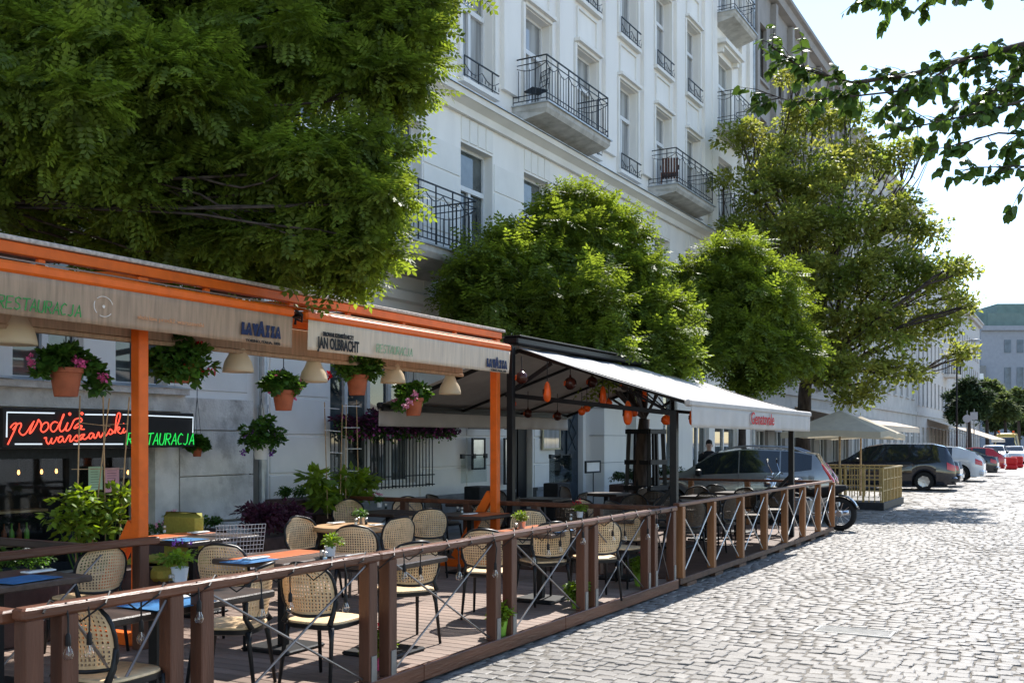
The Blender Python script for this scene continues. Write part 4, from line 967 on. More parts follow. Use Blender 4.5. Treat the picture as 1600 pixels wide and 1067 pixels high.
flat(35, 905, .3, .4, .1, 'mat_blue', 'blue placemat on the leftmost brown table'); flat(262, 943, .35, .42, 0, 'mat_blue', 'blue placemat on the table just behind the near fence')
flat(390, 876, .26, .38, 0, 'mat_blue', 'blue placemat on the left half of the striped table'); flat(545, 874, .3, .34, 0, 'mat_blue', 'blue placemat right of the bright green plant')
flat(870, 829, .25, .4, 0, 'mat_blue', 'blue placemat on the table end behind the fourth post pair'); flat(290, 843, .3, .3, 0, 'mat_blue', 'blue placemat on the table by the green sofa')
for px, py, tx in ((400, 872, 'on the left blue placemat'), (560, 868, 'beside the right blue placemat'), (288, 932, 'on the table behind the near fence'), (60, 893, 'on the leftmost table'), (310, 832, 'on the table by the sofa'), (525, 817, 'on the round table, left'), (590, 820, 'on the round table, right'), (735, 803, 'on the dark table by the orange post'), (860, 822, 'on the blue edged table')):
    a = pt(px, py, z=DZ+.764); t = thing('cutlery_set', a, 'folded pale napkin with cutlery '+tx, 'napkin', 'napkins on the tables'); q = MB(); q.bbox(-.05, -.11, 0, .05, .11, .012, .004); obj('napkin', q, 'paper', t, local=True)
    q = MB(); q.box(-.015, -.09, .0125, -.005, .1, .016); q.box(.01, -.09, .0125, .02, .1, .016); obj('cutlery', q, 'steel', t, local=True)
# sofa chair and wire chair
a = pt(262, 868, z=DZ+.44); t = thing('armless_sofa', (a.x, a.y, DZ), 'olive green upholstered bench seat behind the dark table by the first orange post', 'sofa')
m = MB(); m.bbox(-.32, -.35, .28, .32, .35, .44, .05); obj('seat', m, 'sofa_green', t, local=True, smooth=True)
b = pt(287, 815, z=DZ+.85); t2 = thing('upholstered_chair', (b.x, b.y, DZ), 'olive green upholstered chair with its back seen over the dark table', 'chair')
m = MB(); m.bbox(-.27, -.06, .4, .27, .06, .95, .05); obj('backrest', m, 'sofa_green', t2, local=True, smooth=True); m = MB(); m.bbox(-.27, -.55, .3, .27, -.061, .45, .04); obj('seat', m, 'sofa_green', t2, local=True, smooth=True)
m = MB(); m.bbox(-.3, -.33, 0, .3, .33, .279, .02); obj('base', m, 'dark', t, local=True)
for sx in (-.2, .2):
    for s2 in (-.5, 0): m = MB(); m.tube([(sx, s2, .32), (sx*1.1, s2, 0)], .018, 6); obj('leg', m, 'black_paint', t2, local=True)
c = pt(368, 862, z=DZ+.6); t = thing('wire_chair', (c.x, c.y, DZ), 'white wire mesh chair right of the dark table by the sofa', 'chair', rz=R(60))
m = MB()
for i in range(15): x = -.24+.48*i/14; m.tube([(x, -.2, .88), (x*.95, -.14, .6), (x*.9, -.05, .43)], .004, 4)
for j in range(12): f = j/11; z = .43+.45*f; y = -.05-.15*f; m.tube([(-.24, y, z), (0, y-.03, z), (.24, y, z)], .004, 4)
obj('backrest', m, 'wire', t, local=True)
m = MB()
for i in range(13): x = -.22+.44*i/12; m.tube([(x, -.05, .43), (x, .36, .44)], .004, 4)
for j in range(11): y = -.05+.41*j/10; m.tube([(-.22, y, .43), (.22, y, .43)], .004, 4)
obj('seat', m, 'wire', t, local=True)
for sx in (-.2, .2):
    for s2 in (-.03, .34): m = MB(); m.tube([(sx, s2, .43), (sx*1.15, s2*1.15, 0)], .008, 5); obj('leg', m, 'wire', t, local=True)
# ============================================================ LAMPS
lamp0 = thing('pendant_lamp', (0,0,0), 'lamp', 'pendant lamp', 'cream pendant lamps under the orange frame')
m = MB(); m.lathe([(.035, .24), (.05, .2), (.06, .14), (.09, .06), (.125, 0), (.14, -.06), (.145, -.1), (.143, -.1), (.137, -.06), (.12, 0), (.085, .06), (.055, .14)], (0,0,0), 28, cap=False); obj('shade', m, 'lamp_cream', lamp0, local=True, smooth='all')
m = MB(); m.tube([(0,0,.2), (0,0,.42)], .004, 5); m.lathe([(.03,.2),(.03,.26),(.012,.27)], (0,0,0), 12); obj('cord', m, 'cable', lamp0, local=True)
for i, (px, py, s, tx) in enumerate(((22, 515, 1.12, 'cut by the left edge, the largest of the row'), (372, 565, 1, 'under the end of the left awning'), (490, 582, 1, 'left of the brewery lettering'), (614, 585, 1, 'behind the red and pink flowers'), (703, 604, .98, 'nearest the right orange post'))):
    L = pt(px, py, X=-6.93); lab = 'cream bell shaped pendant lamp '+tx
    if i == 0: lamp0.location = L; lamp0['label'] = lab; lamp0.scale = (s,)*3
    else: clone(lamp0, L, 0, lab, s)
# ============================================================ HANGING BASKETS
def basket(px, py, pot_w, label, pot='terracotta', fl=('flower_pink',), lump=1.0, cover=0, X=-6.93, drop=.75, trail=()):
    c = pt(px, py, X=X); d = -sy_*c.x+cy_*c.y; r = pot_w/1600*d/2; t = thing('hanging_basket', c, label, 'hanging basket')
    m = MB(); m.lathe([(.0, -.9*r), (r*.72, -.9*r), (r*.98, .62*r), (r*1.08, .64*r), (r*1.08, .95*r), (r*.98, .95*r), (r*.95, .7*r), (0, .7*r)], c, 24, cap=False); obj('pot', m, pot, t, smooth=True)
    m = MB(); H = max(.2, 2.66-c.z)
    for k in range(3): an = 2*math.pi*k/3+.4; m.tube([(c.x+r*math.cos(an), c.y+r*math.sin(an), c.z+.9*r), (c.x, c.y, c.z+H*.75)], .003, 4)
    m.tube([(c.x, c.y, c.z+H*.75), (c.x, c.y, c.z+H), (c.x+.02, c.y, c.z+H+.03)], .005, 5); obj('hanger', m, 'iron', t)
    L = [(c.x, c.y, c.z+1.5*r*lump, 1.15*r*lump), (c.x-.2*r, c.y-1.0*r*lump, c.z+1.1*r, .8*r*lump), (c.x+.2*r, c.y+1.0*r*lump, c.z+1.1*r, .8*r*lump)]
    if cover: L += [(c.x, c.y-1.1*r, c.z, 1.3*r), (c.x, c.y+1.2*r, c.z-.2*r, 1.3*r), (c.x+1.1*r, c.y-.3*r, c.z+.1*r, 1.2*r), (c.x+.9*r, c.y-1.0*r, c.z+.1*r, 1.1*r), (c.x+.7*r, c.y, c.z+1.2*r, 1.2*r)]
    for dx_, dz_ in trail: L.append((c.x, c.y+dx_*r, c.z+dz_*r, .5*r))
    foliage(t, [(x, y, z, q_*1.12) for x, y, z, q_ in L], 1500 if cover else 1000, .055, 'leaf_pot', HEART, sub=.42, nsub=9, droop=.3)
    for f in fl:
        blossoms(t, [tuple(np.array(L[rng.integers(len(L))][:3])+unit(1)[0]*np.array([.9,1,.7])*1.3*r*lump) for _ in range(5)], f, .042, 26)
basket(103, 598, 48, 'terracotta pot with geraniums and trailing pink flowers left of the first orange post', lump=.95, trail=((2.0, .9), (2.6, .4), (2.2, -.3), (-1.6, .6)))
basket(280, 580, 40, 'large round mass of green geranium hiding its pot right of the first orange post', fl=('flower_red',), lump=1.35, cover=1)
basket(443, 626, 34, 'small terracotta pot with pink geranium under the gap between the awnings', lump=1.05)
basket(558, 602, 34, 'terracotta pot with wide foliage and red flowers under the brewery lettering', fl=('flower_red',), lump=1.35)
basket(646, 636, 30, 'terracotta pot with masses of pink flowers left of the last pendant lamp', fl=('flower_lightpink', 'flower_pink', 'flower_lightpink'), lump=1.1, trail=((-2.0, .9), (-2.2, 0)))
basket(408, 706, 26, 'white pot with purple petunias hanging at the drainpipe', pot='white_pot', fl=('flower_purple', 'flower_purple'), lump=1.5, X=-9.9)
basket(308, 706, 16, 'small terracotta pot on the wall at the right end of the neon sign', fl=(), lump=1.2, X=-10.4)
# window flower box
t = thing('window_box', (FX+.3, 14.4, 2.0), 'long window box full of trailing dark purple petunias', 'window box')
m = MB(); m.bbox(FX+.12, 13.15, 1.95, FX+.34, 15.9, 2.13, .01); obj('trough', m, 'planter_dark', t)
L = [(FX+.3, y, 2.12+.06*math.sin(y*5), .2) for y in np.arange(13.2, 16.3, .2)]+[(FX+.38, y, 1.98, .16) for y in np.arange(13.2, 16.3, .25)]
L = [l for l in L if l[1] < 16.25]
foliage(t, L, 3600, .05, 'leaf_purple', HEART); foliage(t, [(x, y, z-.09, r) for x, y, z, r in L], 1700, .045, 'leaf_pot', HEART)
P = np.array([(x+rng.normal()*.1+.06, y+rng.normal()*.1, z+rng.normal()*.08) for x, y, z, r in L for _ in range(12)])
mesh_obj('blossom', npmesh('blossom', [leaves(P, unit(len(P)), unit(len(P))+np.array([1,0,.5]), np.full(len(P), .05), HEART)]), 'petunia', t)
m = MB(); 
for y in np.arange(13.9, 16.0, .105): m.box(FX+.2, y, .98, FX+.215, y+.014, 1.95)
for z in (1.0, 1.18): m.box(FX+.19, 13.85, z, FX+.2, 16.0, z+.02)
for y in (13.86, 14.9, 15.98): m.box(FX+.02, y, 1.0, FX+.2, y+.014, 1.02)
tag(obj('window_grille', m, 'iron'), 'black iron grille below the purple window box', 'grille')
# ============================================================ NEON SIGN
SXX = -10.17; t = thing('neon_sign', (SXX, 8.3, 1.9), 'black sign box with red and green neon writing and white neon border', 'sign')
m = MB(); ya, yb = yat(4, SXX), yat(303, SXX); m.bbox(SXX-.35, ya, 1.73, SXX, yb, 2.17, .008); obj('box', m, 'black_paint', t)
def np2(x, y): return pt(x/5, 620+y/5, X=SXX+.022)
def neon(strk, mt, r, name):
    m = MB()
    for s in strk:
        P = [np2(*p) for p in s]; Q = []
        for i in range(len(P)-1):      # Catmull-Rom
            p0, p1, p2, p3 = P[max(i-1,0)], P[i], P[i+1], P[min(i+2, len(P)-1)]
            for k in range(4): u = k/4; Q.append(.5*((2*p1)+(p2-p0)*u+(2*p0-5*p1+4*p2-p3)*u*u+(3*p1-p0-3*p2+p3)*u**3))
        Q.append(P[-1]); m.tube(Q if len(s) > 2 and mt != 'neon_white' else P, r, 6)
    return obj(name, m, mt, t, smooth='all')
neon([[(60,372),(90,310),(122,240),(128,205),(100,215),(82,240)],[(100,255),(135,215),(160,205),(166,225),(150,262),(158,285),(180,298),(205,280),(240,225),(262,195),(268,190)],[(262,195),(240,250),(232,285),(255,265),(290,205),(300,178),(318,200),(322,225)],[(325,225),(318,255),(335,275),(360,262),(378,235),(375,205),(355,200),(330,220),(325,240)],
 [(450,200),(425,195),(400,215),(395,250),(415,272),(440,255),(460,215),(490,165),(500,135),(490,150),(470,220),(465,250),(480,270),(505,250),(530,200)],[(530,200),(515,245),(522,265),(545,250),(565,210)],[(565,210),(580,180),(600,170),(630,165),(640,185),(615,205),(590,225),(580,245),(600,240),(625,225),(640,228),(630,250),(660,252)],
 [(537,132),(545,125),(552,133),(545,142),(537,132)],[(632,128),(640,122),(648,130),(640,138),(632,128)]], 'neon_red', .0082, 'neon_lettering')
neon([[(345,322),(362,318),(362,345),(378,368),(395,345),(405,320)],[(402,330),(400,355),(415,362),(435,335),(445,312)],[(490,310),(470,310),(455,330),(458,350),(475,350),(495,320),(492,340),(505,352),(520,330)],[(520,330),(540,300),(552,305),(548,325),(545,345),(560,345),(580,320)],[(580,320),(600,298),(608,310),(615,330),(600,345),(585,338)],
 [(612,330),(630,300),(660,292),(645,312),(625,335),(645,325),(665,330),(690,310)],[(728,285),(710,283),(695,300),(697,320),(712,322),(735,290),(732,312),(745,322),(760,300)],[(758,300),(770,275),(775,295),(785,315),(800,295),(812,270)],[(812,270),(815,300),(830,300),(850,270),(860,250)],[(860,250),(872,258),(880,275),(865,292),(850,285)],
 [(875,285),(895,265),(925,200),(940,140),(928,125),(915,145),(905,200),(902,250),(900,285)],[(903,262),(920,240),(932,235),(935,250),(918,262),(930,280),(950,282),(970,245)],[(970,245),(960,268),(968,280),(990,262)],[(965,210),(968,206)]], 'neon_red', .0082, 'neon_lettering')
neon([[(52,315),(55,120),(425,127)],[(665,137),(900,140)],[(960,138),(1508,160),(1506,280)],[(118,368),(328,368)],[(575,368),(960,368)]], 'neon_white', .008, 'neon_border')
a = pt(196, 695.5, X=SXX+.02); b = pt(304, 695.5, X=SXX+.02); obj('neon_lettering', strokes('RESTAURACJA', a.y+.02, a.z+.005, .145, b.y-a.y-.02, SXX+.022, .0065, .16), 'neon_green', t)
# ============================================================ PAPERS, CANES, PLANTERS
def sheet(px0, px1, y0, y1, X, m_, label, rows=8):
    a = pt(px0, y0, X=X); b = pt(px1, y1, X=X); t = thing('paper_notice', a, label, 'notice')
    q = MB(); q.box(X, a.y, b.z, X+.003, b.y, a.z); obj('sheet', q, m_, t); q = MB()
    for i in range(rows): z = a.z-(a.z-b.z)*(i+1)/(rows+1.5); q.box(X+.0035, a.y+.03, z-.004, X+.005, b.y-.03-.05*random.random(), z)
    obj('printed_lines', q, 'ink_black', t)
sheet(138, 160, 729, 766, FX+.12, 'paper_green', 'pale green menu sheet hanging in the cellar window'); sheet(164, 186, 731, 768, FX+.12, 'paper_pink', 'pink menu sheet hanging in the cellar window')
def planter(px, py, w, h, dpt, X, label, leaf=None, n=700, size=.06, lh=.35, shape=SIMPLE, fl=None, mt='planter_brown', zb=DZ):
    y = yat(px, X); t = thing('planter', (X, y, zb), label, 'planter'); q = MB(); q.bbox(X-dpt/2, y-w/2, zb, X+dpt/2, y+w/2, zb+h, .015); obj('box', q, mt, t)
    if leaf: foliage(t, [(X, y+w*(k/3-.5)*.9, zb+h+lh*.4, lh*.5) for k in (.3, 1.5, 2.7)], n, size, leaf, shape)
    if fl: blossoms(t, [(X+rng.normal()*.1, y+rng.normal()*w*.3, zb+h+lh*.7) for _ in range(9)], fl, .035, 10)
planter(150, 850, 1.5, .45, .35, -8.2, 'long brown planter with tomato plants and cane trellis beside the first orange post')
c = Vector((-8.2, yat(150, -8.2), DZ+.45)); t = thing('tomato_plant', c, 'leafy tomato plants growing on thin canes in the long planter', 'plant')
L = []
for px, py, rr in ((110, 820, .12), (135, 800, .15), (105, 790, .12), (165, 812, .13), (128, 775, .10), (180, 785, .14), (195, 775, .1), (175, 800, .1), (90, 815, .1), (150, 830, .14), (120, 835, .12)):
    p = pt(px, py, X=-8.15); L.append((p.x, p.y, p.z, rr))
foliage(t, L, 750, .085, 'leaf_bright', SIMPLE, sub=.6, nsub=9, inner=.1); q = MB()
for l in L: limb(q, (c.x, l[1]*.5+c.y*.5, c.z), l[:3], .008, .004, 4, .1, 5)
obj('stem', q, 'leaf_pot', t)
t = thing('cane_trellis', c, 'thin bamboo canes tied together standing in the tomato planter', 'trellis')
for a0, a1 in (((118, 820), (125, 618)), ((138, 828), (171, 622)), ((166, 800), (161, 618)), ((183, 812), (202, 620))):
    q = MB(); p0 = pt(*a0, X=-8.2); p1 = pt(*a1, X=-8.2); p0.z = DZ+.4; q.tube([p0, p1], .0065, 6); obj('cane', q, 'cane', t)
for a0, a1 in (((122, 660), (172, 666)), ((155, 664), (200, 662)), ((112, 733), (195, 732))): q = MB(); q.tube([pt(*a0, X=-8.19), pt(*a1, X=-8.19)], .004, 4); obj('cross_cane', q, 'cane', t)
planter(530, 800, .55, .62, .45, -9.6, 'dark brown tall planter with a bright green bush left of the round table')
def sapling(px, X, zb, tips, label, mt='leaf_bright', n=700):
    y = yat(px, X); t = thing('shrub', (X, y, zb), label, 'shrub'); q = MB(); L = []
    for a_, b_, rr in tips: p = pt(a_, b_, X=X); L.append((p.x+rng.normal()*.1, p.y, p.z, rr)); limb(q, (X, y, zb), L[-1][:3], .014, .005, 5, .15, 5)
    obj('stem', q, 'leaf_pot', t); foliage(t, L, n, .15, mt, SIMPLE, sub=.6, nsub=8, inner=.1)
sapling(525, -9.4, DZ+.6, ((500, 752, .16), (540, 750, .18), (560, 765, .17), (520, 775, .17), (545, 785, .16), (570, 748, .12), (505, 785, .14), (530, 790, .14)), 'young bright green shrub against the wall left of the flower box', n=620)
t = thing('cane_trellis', (-9.3, yat(530, -9.3), DZ+.6), 'pair of cane ladders rising from the shrub in front of the purple window box', 'trellis')
for a0, a1 in (((512, 800), (507, 628)), ((531, 790), (535, 632)), ((540, 790), (541, 632)), ((561, 790), (557, 625))):
    q = MB(); p0 = pt(*a0, X=-9.3); p0.z = DZ+.6; q.tube([p0, pt(*a1, X=-9.3)], .007, 6); obj('cane', q, 'cane', t)
q = MB()
for a0, a1 in (((506, 637), (530, 639)), ((508, 672), (532, 674)), ((510, 706), (535, 708)), ((536, 634), (562, 635)), ((537, 668), (562, 668)), ((539, 701), (565, 701)), ((541, 735), (562, 736))): q.tube([pt(*a0, X=-9.29), pt(*a1, X=-9.29)], .006, 5)
obj('rung', q, 'paper', t)
planter(422, 830, .7, .5, .5, -9.0, 'brown planter with a dark purple leaved shrub near the drainpipe', 'leaf_purple', 1500, .07, .5)
planter(470, 770, 1.0, .85, .5, -10.1, 'grey brown tall planter with dark green leaves against the white wall', 'leaf_pot', 700, .05, .2)
planter(318, 810, .5, .55, .35, -9.9, 'small brown planter standing before the weathered pier', 'leaf_pot', 400, .05, .2)
planter(20, 830, .6, .55, .4, -7.8, 'white flowering planter at the far left of the terrace', 'leaf_pot', 600, .04, .3, fl='flower_white')
planter(242, 830, .7, .5, .35, -9.6, 'planter with pale pink flowers below the cellar window', 'leaf_pot', 600, .04, .3, fl='flower_lightpink')
planter(748, 790, .5, .85, .35, -9.9, 'black planter box at the wall beside the poster frames', mt='planter_dark'); planter(870, 780, .6, .8, .35, -9.9, 'black planter box under the framed menu', mt='planter_dark')
for px, w_ in ((985, 1.6), (1045, 1.5)): planter(px, 750, w_, .75, .35, -8.9, 'dark planter hedge on the pavement '+('left' if px < 1000 else 'right')+' of the tree guard', 'leaf_far_dark', 1300, .05, .35)
def buck(px, py, label, mt='lime_pot', fl=None, s=1.0):
    c = pt(px, py, z=DZ); t = thing('potted_flower', c, label, 'potted flower'); q = MB(); q.lathe([(0, .002), (.05*s, .002), (.072*s, .15*s), (.066*s, .15*s), (.06*s, .12*s), (0, .12*s)], c, 16, cap=False); obj('pot', q, mt, t, smooth=True)
    foliage(t, [(c.x, c.y, c.z+.19*s, .09*s), (c.x, c.y-.07*s, c.z+.14*s, .06*s), (c.x, c.y+.07*s, c.z+.16*s, .06*s)], 420, .038, 'leaf_bright', HEART, sub=.5)
    if fl: blossoms(t, [(c.x, c.y+rng.normal()*.02, c.z+.31*s) for _ in range(3)], fl, .025)
buck(592, 1046, 'small pink pot with green leaves at the foot of the third post pair', 'flower_pink', 'flower_red'); buck(781, 993, 'lime green pot with a bushy plant at the foot of the fourth post pair', fl='flower_red')
buck(902, 950, 'lime green pot with short leaves at the foot of the fifth post pair'); buck(1001, 915, 'lime green pot with pink geranium at the foot of the sixth post pair', fl='flower_pink', s=1.3)
# ============================================================ LANTERNS under the second awning
def globe(px, py, rpx, d, mt, label, kind='globe'):
    c = pt(px, py, d=d); r = rpx/1600*d; t = thing('hanging_lantern', c, label, 'hanging lantern', 'gourd lanterns under the grey awning'); q = MB()
    if kind == 'globe': prof = [(r*math.sin(a), -r*math.cos(a)) for a in np.linspace(.05, math.pi-.25, 12)]+[(.18*r, 1.05*r), (.15*r, 1.35*r)]
    else: prof = [(r*.5*math.sin(a)**.8*(1+.25*math.cos(a)), -r*1.35*math.cos(a)) for a in np.linspace(.05, math.pi-.08, 14)]
    q.lathe(prof, c, 16, cap=False); b = obj('gourd', q, mt, t, smooth='all'); q = MB(); q.tube([(c.x, c.y, c.z+r), (c.x, c.y, max(c.z+r*1.5, min(c.z+r*5, 3.08-abs(c.x-PX)/2.5*.8-.03)))], .006, 5); obj('cord', q, 'cable', t)
    q = MB()
    for k in range(7):
        an = -1.2+k*.5+2.4; rr = r*.93 if kind == 'globe' else r*.52
        q.tube([(c.x+rr*math.cos(an+s*.12)*1.04, c.y+rr*math.sin(an+s*.12)*1.04, c.z+s*r*.35) for s in (-1, -.3, .3, 1)], r*.07, 4)
    obj('carved_slit', q, 'gourd_orange' if mt == 'gourd_brown' else 'bulb_lit' if kind == 'x' else 'gourd_brown', t)
for px, py, r_, d_, mt, kd, tx in ((815, 590, 10, 13.2, 'gourd_brown', 'globe', 'dark round, first on the left beside the orange post'), (855, 612, 12, 13.6, 'gourd_orange', 'long', 'long orange, second from the left'), (891, 599, 10, 14, 'gourd_brown', 'globe', 'dark round, third from the left'), (925, 597, 9, 15.5, 'gourd_brown', 'globe', 'dark round, right of the third and a little further'), (801, 631, 6, 15.5, 'gourd_orange', 'globe', 'small orange, low beside the orange post'), (942, 618, 11, 14.5, 'gourd_orange', 'long', 'long orange in the middle of the row'), (909, 643, 6, 15.5, 'gourd_orange', 'globe', 'small orange, left one of the low pair'), (917, 638, 6, 16.5, 'gourd_orange', 'globe', 'small orange, right one of the low pair'),
    (951, 630, 6, 16, 'gourd_orange', 'globe', 'small orange under the middle long one'), (981, 645, 14, 13.5, 'gourd_orange', 'long', 'largest long orange one before the tree'), (1007, 616, 8, 15, 'gourd_orange', 'long', 'small long orange in the leaves'), (991, 645, 6, 17, 'gourd_orange', 'globe', 'small orange right of the largest'), (1041, 656, 8, 14, 'gourd_orange', 'globe', 'round orange above the tree guard'), (1081, 652, 9, 13.2, 'gourd_orange', 'long', 'orange one on the front black post'), (825, 646, 7, 17, 'gourd_brown', 'globe', 'small dark one low on the left'), (871, 650, 7, 17, 'gourd_brown', 'globe', 'small dark one left of the leaves'), (976, 603, 7, 14, 'gourd_brown', 'globe', 'dark one close under the awning edge')):
    globe(px, py, r_, d_, mt, 'carved gourd lantern, '+tx, kd)
# ============================================================ WALL PIECES by the far terrace
def framed(px0, px1, y0, y1, X, mf, mp, label, name='wall_frame', cat='frame', txt=None):
    a = pt(px0, y0, X=X); b = pt(px1, y1, X=X); t = thing(name, b, label, cat); q = MB(); w_ = .035
    q.box(X-.04, a.y, b.z, X, a.y+w_, a.z); q.box(X-.04, b.y-w_, b.z, X, b.y, a.z); q.box(X-.04, a.y+w_, a.z-w_, X, b.y-w_, a.z); q.box(X-.04, a.y+w_, b.z, X, b.y-w_, b.z+w_); obj('frame', q, mf, t)
    q = MB(); q.box(X-.03, a.y+w_, b.z+w_, X-.015, b.y-w_, a.z-w_); obj('panel', q, mp, t); return t
framed(739, 759, 684, 733, FX+.25, 'iron', 'steel', 'tall dark framed mirror poster left of the dark doorway'); framed(789, 804, 684, 756, FX+.25, 'iron', 'steel', 'tall framed mirror poster close behind the orange post')
framed(849, 876, 664, 702, FX+.1, 'cream_frame', 'pane_curtain_sky', 'cream framed menu case on the white pier')
framed(916, 939, 720, 738, -9.0, 'iron', 'paper', 'black music stand holding a pale menu board', 'menu_stand', 'menu stand')
q = MB(); c = pt(927, 738, X=-9.02); q.tube([(c.x, c.y, c.z), (c.x, c.y, .1)], .012, 6); q.lathe([(.2, 0), (.2, .02)], (c.x, c.y, .1), 12); obj('pole', q, 'iron', bpy.data.objects['menu_stand'])
for k, (a, b) in enumerate(((731, 765), (788, 804))):
    q = MB(); z0 = 2.05
    for z in (2.05, 2.22): q.box(FX+.3, yat(a, FX+.3), z, FX+.33, yat(b, FX+.3), z+.03)
    for px in np.linspace(a+2, b-2, 5): y = yat(px, FX+.3); q.box(FX+.02, y-.01, 2.1, FX+.3, y+.01, 2.13); q.box(FX+.29, y-.01, 2.05, FX+.31, y+.01, 2.35)
    tag(obj('wall_rack', q, 'iron'), 'black iron lamp rail above the '+('left' if k == 0 else 'right')+' mirror poster', 'wall rack')
# glass screens
for px0, px1, tx in ((720, 760, 'left of the doorway'), (858, 893, 'under the framed menu')):
    a = pt(px0, 712, X=-9.5); b = pt(px1, 752, X=-9.5); t = thing('glass_screen', b, 'clear glass wind screen with black clips '+tx, 'glass screen'); q = MB(); q.box(-9.5, a.y, b.z, -9.488, b.y, a.z); obj('pane', q, 'clear_glass', t)
    q = MB(); q.box(-9.51, a.y, a.z, -9.478, b.y, a.z+.02)
    for px in (px0+2, (px0+px1)/2, px1-2): y = yat(px, -9.5); q.box(-9.52, y-.04, a.z-.05, -9.47, y+.04, a.z+.03)
    obj('clip_rail', q, 'iron', t)
# cellar interior seen through the shop window: shelf, bottles, bulbs
t = thing('bar_shelf', (FX-.55, 8, .3), 'wooden bar shelf with bottles glowing inside the cellar window', 'shelf')
q = MB(); q.box(FX-.58, 7.3, .95, FX-.32, 8.2, .98); q.box(FX-.58, 7.3, .55, FX-.32, 8.2, .58); obj('board', q, 'table_wood', t)
for i in range(7): q = MB(); q.lathe([(.03, 0), (.03, .14), (.01, .18), (.01, .24)], (FX-.45, 7.4+i*.1, .58), 8); obj('bottle', q, 'terracotta' if i % 2 else 'lime_pot', t, smooth=True)
for px, py in ((29, 738), (65, 737), (88, 736), (200, 738)):
    c = pt(px, py, X=FX-.4); t = thing('bulb_lamp', c, 'lit bare bulb inside the cellar window, '+{29: 'leftmost', 65: 'second from the left', 88: 'third from the left', 200: 'beside the orange post'}[px], 'light bulb'); q = MB(); q.lathe([(.0, -.03), (.013, -.02), (.017, 0), (.009, .03)], c, 10, cap=False); obj('bulb', q, 'bulb_lit', t, smooth='all'); q = MB(); q.tube([c+Vector((0,0,.03)), c+Vector((0,0,.3))], .006, 4); obj('cord', q, 'cable', t)
# balcony furniture
c = Vector((FX+.35, 28.0, 9.03)); t = thing('slatted_chair', c, 'brown slatted chair on the second balcony', 'chair', rz=R(200))
for i in range(6): q = MB(); q.box(-.24+i*.08, -.03, .35, -.18+i*.08, .0, .95); obj('slat', q, 'table_wood' if 0 else 'teak', t, local=True)
q = MB(); q.box(-.25, .0, .4, .25, .42, .43); q.box(-.27, -.02, .6, -.24, .4, .63); q.box(.24, -.02, .6, .27, .4, .63)
obj('seat', q, 'teak', t, local=True)
for sx in (-.24, .22):
    for s2 in (0, .4): q = MB(); q.box(sx, s2-.02, 0, sx+.03, s2+.02, .4); obj('leg', q, 'teak', t, local=True)
c = Vector((FX+.4, 20.0, 9.03)); t = thing('wire_chair', c, 'thin iron garden chair on the first large balcony', 'chair', rz=R(150))
q = MB()
for i in range(7): q.tube([(-.2+i*.066, 0, .45), (-.2+i*.066, -.06, .95)], .008, 4)
for z in (.6, .72, .84, .95): q.tube([(-.2, -.02-(z-.45)*.1, z), (.2, -.02-(z-.45)*.1, z)], .008, 4)
obj('backrest', q, 'iron', t, local=True); q = MB(); q.box(-.2, 0, .43, .2, .4, .445); obj('seat', q, 'iron', t, local=True)
for sx in (-.19, .19):
    for s2 in (.02, .38): q = MB(); q.tube([(sx, s2, .43), (sx, s2*1.1, 0)], .01, 4); obj('leg', q, 'iron', t, local=True)
# ============================================================ TREES
def tree(name, label, trunk, lumps_px, n, size, shape, leafm, trunk_r, fork, cat='tree', twigs=1, lim=1.0, **k):
    """trunk: base (x,y); fork: point where limbs spread; lumps_px: (px, py, radius px, distance)"""
    t = thing(name, (*trunk, 0), label, cat); L = []
    for px, py, rp, d in lumps_px: p = pt(px, py, d=d); L.append((p.x, p.y, p.z, rp/1600*d))
    q = MB(); fk = Vector(fork); limb(q, (*trunk, 0), fk, trunk_r, trunk_r*.72, 8, .05, 12); obj('trunk', q, 'bark', t, smooth='all')
    q = MB(); hubs = []
    for (x, y, z, r) in L:
        c = Vector((x, y, z)); pts = limb(q, fk, c, trunk_r*.42*min(1, r)*lim, trunk_r*.10*lim, 8, .14, 7, sag=.05)
        for j in range(int(3*twigs)+1):
            dv = Vector(unit(1)[0]); dv.z = abs(dv.z)*.6; limb(q, pts[rng.integers(4, 8)], c+dv*r*.85, trunk_r*.12*lim, .008, 5, .18, 5)
    obj('branches', q, 'bark', t, smooth='all')
    me = npmesh('crown', [crown(L, n, size, shape, **k)]); mesh_obj('crown', me, leafm, t, kind='stuff'); return t
# left robinia: huge in the picture
LA = [(600,60,75,10.2),(590,140,80,10.0),(560,20,110,10.5),(580,240,55,9.6),(545,340,72,9.4),(520,280,90,9.3),(480,400,70,9.4),(575,400,50,9.2),(430,120,120,10.2),(420,290,110,9.6),(350,380,80,9.8),(300,200,130,9.5),(280,40,140,10.5),(250,320,110,9.6),(180,130,120,8.9),(140,260,100,9),(120,20,130,10),(60,180,110,8.4),(20,60,120,9),(200,400,70,10.2),(60,340,60,10),(-60,150,160,9),(-60,300,90,9),(635,20,50,10.4),(400,-80,160,10.5),(150,-110,160,10),(630,-60,110,10.6),(540,440,40,9.5),(600,320,45,9.0),(330,420,60,10.4),(420,430,50,10.2),(230,395,70,10.6),(520,340,80,10),(630,90,35,10.6),(600,130,35,10.2)]
tree('robinia_tree', 'large dense robinia filling the upper left over the orange framed roof', (-8.7, 5.0), LA, 26000, .215, PIN5, 'leaf_robinia', .17, (-8.6, 5.6, 3.9), nsub=30, droop=1.0, inner=.3, sub=.3, twigs=.3, lim=.6)
